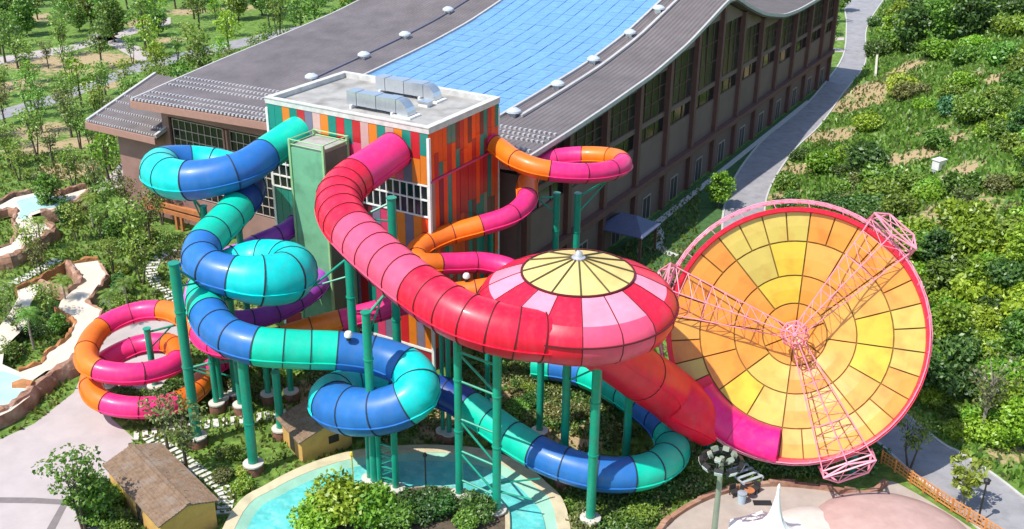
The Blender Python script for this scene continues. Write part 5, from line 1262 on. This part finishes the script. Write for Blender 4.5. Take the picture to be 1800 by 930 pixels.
# shrubs of the garden, islands and the ground below the slides
def undergrowth(name, n, poly_px, mixes, s0, s1, seed):
    rg = random.Random(seed); r2 = np.random.default_rng(seed); xs_ = [q[0] for q in poly_px]; ys_ = [q[1] for q in poly_px]; acc = {m: [] for m in mixes}; k = 0
    for _ in range(n*20):
        if k >= n: break
        x, y = rg.uniform(min(xs_), max(xs_)), rg.uniform(min(ys_), max(ys_)); ins = False
        for i in range(len(poly_px)):
            (x1, y1), (x2, y2) = poly_px[i-1], poly_px[i]
            if (y1 > y) != (y2 > y) and x < (x2-x1)*(y-y1)/(y2-y1)+x1: ins = not ins
        if not ins: continue
        p = W(x, y)
        if occupied(p.x, p.y): continue
        k += 1; s_ = rg.uniform(s0, s1); acc[rg.choice(mixes)].append(leaves(np.array([p.x, p.y, s_*.35]), (s_, s_, s_*.7), int(190*s_), .13, r2, shell=.4))
    V = []; mi = []; mats = []
    for q, (m, a) in enumerate(acc.items()):
        if a: v = np.concatenate(a); V.append(v); mi += [len(mats)]*(len(v)//4); mats.append(LM_[m])
    V = np.concatenate(V); me = npmesh(name, V, np.arange(len(V)).reshape(-1, 4), mats)
    if len(me.polygons) == len(mi): me.polygons.foreach_set('material_index', np.array(mi, np.int32))
    o = link(name, me); o['kind'] = 'stuff'
def shrubs(n, poly_px, keys, lab, grp, s0, s1, seed):
    rg = random.Random(seed); k = 0; xs_ = [q[0] for q in poly_px]; ys_ = [q[1] for q in poly_px]; done = []
    for _ in range(n*40):
        if k >= n: break
        x, y = rg.uniform(min(xs_), max(xs_)), rg.uniform(min(ys_), max(ys_)); ins = False
        for i in range(len(poly_px)):
            (x1, y1), (x2, y2) = poly_px[i-1], poly_px[i]
            if (y1 > y) != (y2 > y) and x < (x2-x1)*(y-y1)/(y2-y1)+x1: ins = not ins
        if not ins: continue
        p = W(x, y)
        if occupied(p.x, p.y) or any((p-q).length < .75*(s0+s1)/2 for q in done): continue
        done.append(p); s_ = rg.uniform(s0, s1); key = rg.choice(keys); l2 = lab.replace('SHRUB', (('large ' if s_ > s0+.7*(s1-s0) else 'small ' if s_ < s0+.3*(s1-s0) else '')+{'bm': 'mid green shrub', 'bl': 'bright lime green shrub', 'bd': 'dark green shrub', 'bb': 'blue green shrub', 'bo': 'olive grey shrub', 'by': 'yellow green shrub', 'sp': 'spiky plant'}[key[:2]]))
        plant(key, p, s_, l2, grp, s_*rg.uniform(.8, 1.2)); k += 1
shrubs(24, [(110, 440), (165, 440), (200, 380), (320, 390), (310, 430), (262, 470), (275, 520), (235, 550), (190, 520), (195, 480)], ['bmid0', 'byell0', 'bolive0', 'bmid1', 'spike', 'spikeo'], 'SHRUB in the garden between stream and slab path', 'garden shrubs', .6, 1.2, 1)
shrubs(7, [(78, 510), (130, 498), (118, 525), (100, 540), (120, 560), (118, 585), (85, 605), (50, 600), (62, 545)], ['bdark0', 'bdark1', 'bmid2', 'spike', 'bdark2'], 'SHRUB on the planted bank inside the stream bend', 'stream bank shrubs', .5, .8, 2)
shrubs(9, [(0, 605), (45, 590), (40, 630), (0, 640)], ['spike', 'spikeo', 'bmid1'], 'SHRUB at the left edge of the stream', 'stream edge plants', .8, 1.3, 3)
shrubs(8, [(85, 640), (150, 635), (110, 690), (60, 690)], ['bolive1', 'bdark2', 'spikeo'], 'SHRUB in the planter of the brown rock wall', 'rock wall planter shrubs', .4, .7, 4)
shrubs(16, [(215, 700), (350, 690), (345, 740), (230, 755)], ['bdark0', 'bdark1', 'bolive0', 'bmid0'], 'SHRUB under the lowest pink ring beside the slab path', 'shrubs under the pink ring', .55, .95, 5)
shrubs(14, [(185, 860), (225, 900), (240, 950), (150, 950), (150, 890)], ['bmid0', 'blime0', 'bdark0', 'spike'], 'SHRUB along the left wall of the long hut', 'shrubs by the long hut', .5, .95, 6)
shrubs(12, [(395, 790), (440, 800), (460, 850), (410, 880), (385, 850)], ['bmid1', 'bolive0', 'byell0', 'spike', 'bmid2'], 'SHRUB between the white slab path and the pool edge', 'shrubs at the pool edge', .4, .75, 7)
undergrowth('undergrowth', 130, [(580, 600), (760, 640), (770, 760), (640, 770), (600, 700), (480, 620)], ['dark', 'olive', 'mid', 'olive'], .4, 1.0, 8)
undergrowth('undergrowth', 190, [(800, 640), (1010, 640), (1130, 700), (1150, 760), (1060, 790), (900, 740), (800, 700)], ['dark', 'olive', 'olive', 'mid'], .4, 1.1, 9)
undergrowth('undergrowth', 170, [(1000, 850), (1210, 800), (1240, 860), (1150, 900), (1120, 945), (1010, 945)], ['dark', 'mid', 'dark', 'olive'], .5, 1.2, 10)
undergrowth('undergrowth', 130, [(1270, 830), (1500, 838), (1560, 805), (1500, 770), (1300, 780)], ['dark', 'mid', 'dark'], .5, 1.1, 11)
undergrowth('undergrowth', 60, [(395, 720), (500, 700), (520, 690), (500, 640), (380, 650)], ['olive', 'mid'], .3, .7, 12)
shrubs(9, [(840, 650), (1000, 660), (1030, 760), (900, 740)], ['bdark0', 'bolive0', 'bmid0'], 'SHRUB on the slope beneath the saucer', 'shrubs beneath the saucer', .7, 1.1, 9)
shrubs(8, [(1040, 860), (1200, 820), (1230, 860), (1120, 930)], ['bdark1', 'bmid0', 'bdark2'], 'SHRUB between the low blue bend and the beige deck', 'shrubs by the deck', .8, 1.2, 10)
for i, (px_, key, s_, lab) in enumerate([((600, 905), 'blime0', 1.9, 'large lime green bush at the left of the pool island'), ((655, 912), 'blime1', 1.7, 'large lime green bush at the middle front of the pool island'), ((560, 925), 'blime2', 1.5, 'lime green bush at the front left corner of the pool island'), ((740, 905), 'bdark0', 1.3, 'dark bush on the pool island between the green columns'), ((775, 900), 'bdark1', 1.1, 'dark bush on the pool island left of the braced frame'), ((838, 905), 'bdark2', 1.2, 'dark bush on the pool island between the braced columns'), ((700, 925), 'bmid0', 1.2, 'mid green bush at the front of the pool island'), ((820, 930), 'bmid1', 1.0, 'mid green bush at the front right of the pool island'), ((640, 890), 'byell0', 1.1, 'yellow green bush beside the lattice mast')]):
    plant(key, W(*px_, .6), s_, lab)
# --- right-hand hillside
def hill(px, py, key, s_, lab, grp=None, sz=None): plant(key, hit(px, py)-Vector((0, 0, .15)), s_, lab, grp, sz)
HS = [((1600, 95), 'dense1', 1.7, 'big dark tree at the top of the hillside nearest the road'), ((1645, 85), 'dense0', 1.8, 'big mid green tree beside the dark one at the top of the hillside'), ((1700, 70), 'dense1', 1.9, 'big dark tree furthest right at the top of the hillside'), ((1560, 80), 'dense2', 1.1, 'bright green tree on the road verge at the top right'), ((1575, 60), 'dense2', 1.2, 'taller bright green tree just left of the big dark trees'),
      ((1705, 535), 'cone', 1.05, 'bright lime conical young tree standing out on the right hillside'), ((1722, 770), 'bare', 1.25, 'thin half bare tree on the right above the grey road'), ((1690, 895), 'young', 1.05, 'small yellow green tree with pale forked trunk by the road'), ((1598, 822), 'airy2', .8, 'slim dark sapling between the dish truss and the road'), ((1685, 395), 'airy1', .7, 'small sapling beside the bare earth track'),
      ((1790, 250), 'dense1', .8, 'dark round tree at the right edge level with the white box'), ((1760, 215), 'dense0', .75, 'green tree on the right part of the middle hillside'), ((1640, 480), 'dense1', .85, 'dark tree close behind the right rim of the dish'), ((1790, 480), 'dense2', .9, 'lime green tree at the right edge beside the conical one'), ((1660, 620), 'dense2', .85, 'lime green tree right of the dish, halfway down'), ((1790, 640), 'dense0', .9, 'green tree at the right edge above the half bare one'), ((1780, 790), 'dense2', .8, 'lime green tree at the lower right edge above the road'), ((1625, 700), 'dense1', .8, 'dark tree low behind the right rim of the dish'),
      ((1262, 366), 'dense2', .85, 'bushy yellow green tree on the lawn between hall and road'), ((1450, 300), 'blime1', 2.2, 'round yellow green bush nearest the road above the dish'), ((1520, 300), 'bdark1', 2.6, 'dark bush clump above the dish'), ((1555, 335), 'bmid1', 2.5, 'broad green bush right above the dish rim')]
for q, key, s_, lab in HS: hill(*q, key, s_, lab)
for k, (x, y) in enumerate([(1455, 62), (1468, 40), (1478, 20), (1462, 90)]): plant(['dense1', 'airy2', 'dense0', 'airy0'][k], W(x, y), [1.0, 1.1, 1.2, .8][k], 'dark street tree at the far end of the hall wall beside the road', 'street trees beyond the hall')
rg = random.Random(21); hs = []
def zone(x, y):
    if y < 150: return ['bmid0', 'blime1', 'bmid1', 'byell0', 'bdark1', 'blime0'], 'on the upper hillside', 1.6, 3.0
    if y < 250: return ['bmid0', 'bmid2', 'bolive0', 'bmid1', 'blime2', 'byell0', 'bblue1', 'blime0'], 'on the middle hillside', 1.1, 2.4
    if y < 400: return ['bdark0', 'bmid1', 'bdark1', 'bmid2', 'bolive1', 'blime1'], 'near the bare earth track', 1.0, 2.2
    if y < 530: return ['bdark1', 'bmid0', 'blime0', 'bmid1', 'blime1', 'blime2'], 'on the bank beside the dish', 1.2, 2.4
    return ['blime0', 'blime1', 'bdark2', 'blime2', 'bmid0', 'blime1', 'bdark1'], 'on the bank above the road', 1.1, 2.2
cn = {'bm': 'mid green leafy shrub', 'bl': 'lime green shrub', 'bd': 'dark green shrub', 'bb': 'blue green shrub', 'bo': 'olive grey shrub', 'by': 'yellow green shrub'}
for _ in range(2600):
    x, y = rg.uniform(1370, 1830), rg.uniform(-10, 800); p = hit(x, y); d = float(_dist(p.x, p.y))
    if d < 1.4: continue
    if p.y < 84 and d < 2.2: continue
    if any((p-q).length < r*.72 for q, r in SOIL if q.z > .3 or True): continue
    if y < 330 and rg.random() < .68: continue
    keys, lab, s0, s1 = zone(x, y); s_ = rg.uniform(s0, s1)*(.75 if d < 4 else 1)
    if any((p-q).length < (s_+t)*(.62 if y > 330 else .75) for q, t in hs): continue
    hs.append((p, s_)); key = rg.choice(keys)
    szw = 'large ' if s_ > s0+.66*(s1-s0) else 'small ' if s_ < s0+.33*(s1-s0) else ''
    whr = ', close to the road' if d < 7 else ', at the right edge' if x > 1730 else ', further upslope' if x > 1620 else ''
    plant(key, p-Vector((0, 0, .2)), s_, szw+cn[key[:2]]+' '+lab+whr, 'shrubs '+lab, s_*rg.uniform(.75, 1.25))
    if len(hs) >= 170: break
print('hill shrubs', len(hs))
for key, o in PRO.items():
    if key not in USED:
        for c in list(o.children): bpy.data.objects.remove(c)
        bpy.data.objects.remove(o)
# --- grass and weeds: one mass per area
def tufts(name, pts, m, size, seed):
    r_ = np.random.default_rng(seed); P = np.asarray(pts); n = len(P)
    a = r_.random(n)*6.283; s = size*(.5+r_.random(n)); d = np.stack([np.cos(a), np.sin(a), np.zeros(n)], 1); ln_ = r_.normal(size=(n, 3))*.35; ln_[:, 2] = 1; h = s[:, None]*1.25
    w = d*s[:, None]*.5
    V = np.stack([P-w, P+w, P+w*.55+ln_*h, P-w*.55+ln_*h], 1).reshape(-1, 3)
    o = link(name, crown_mesh(name, V, m)); o['kind'] = 'stuff'; return o
GRS = leafmat('grass_blades', (.07, .14, .013), (.24, .35, .055), 0, .4); GRD = leafmat('weed_blades', (.07, .10, .02), (.28, .28, .09), 0, .4)
def in_soil(x, y):
    return any((x-q.x)**2+(y-q.y)**2 < (r*.62)**2 for q, r in SOIL)
pts = []; pts2 = []
r_ = np.random.default_rng(5)
X = r_.uniform(26, 120, 230000); Y = r_.uniform(58, 290, 230000); Dd = _dist(X, Y); Zz = hz(X, Y)
for x, y, d, z in zip(X, Y, Dd, Zz):
    if d < .6: continue
    if abs(x) > .53*y+6: continue
    if in_soil(x, y) and r_.random() < .93:
        if r_.random() < .3: pts2.append((x, y, z-.03))
        continue
    (pts if r_.random() < .7 else pts2).append((x, y, z-.03))
tufts('hillside_grass', pts, leafmat('hill_grass_blades', (.13, .22, .022), (.36, .48, .085), 0, .45), .36, 1); tufts('hillside_weeds', pts2[::2], GRD, .36, 2)
pts = []; pts2 = []
inpoly = lambda q, P: sum(((P[i-1][1] > q[1]) != (P[i][1] > q[1])) and q[0] < (P[i][0]-P[i-1][0])*(q[1]-P[i-1][1])/(P[i][1]-P[i-1][1]+1e-9)+P[i-1][0] for i in range(len(P))) % 2 == 1
avoid = [wl(pl), OW+[(0, 40)], wl(deck), wl(stream, 0), wl(poolA, 0), wl(stream, 1.6), wl(poolA, 1.6)]
X = r_.uniform(-75, 26, 60000); Y = r_.uniform(58, 150, 60000)
for x, y in zip(X, Y):
    if occupied(x, y) or abs(x) > .55*y+4: continue
    if any(inpoly((x, y), A_) for A_ in avoid): continue
    if _dist(x, y) > -8.5 and y > 66: continue
    (pts if r_.random() < .6 and not in_soil(x, y) else pts2).append((x, y, -.02))
tufts('garden_grass', pts, GRS, .26, 3); tufts('garden_weeds', pts2, GRD, .26, 4)
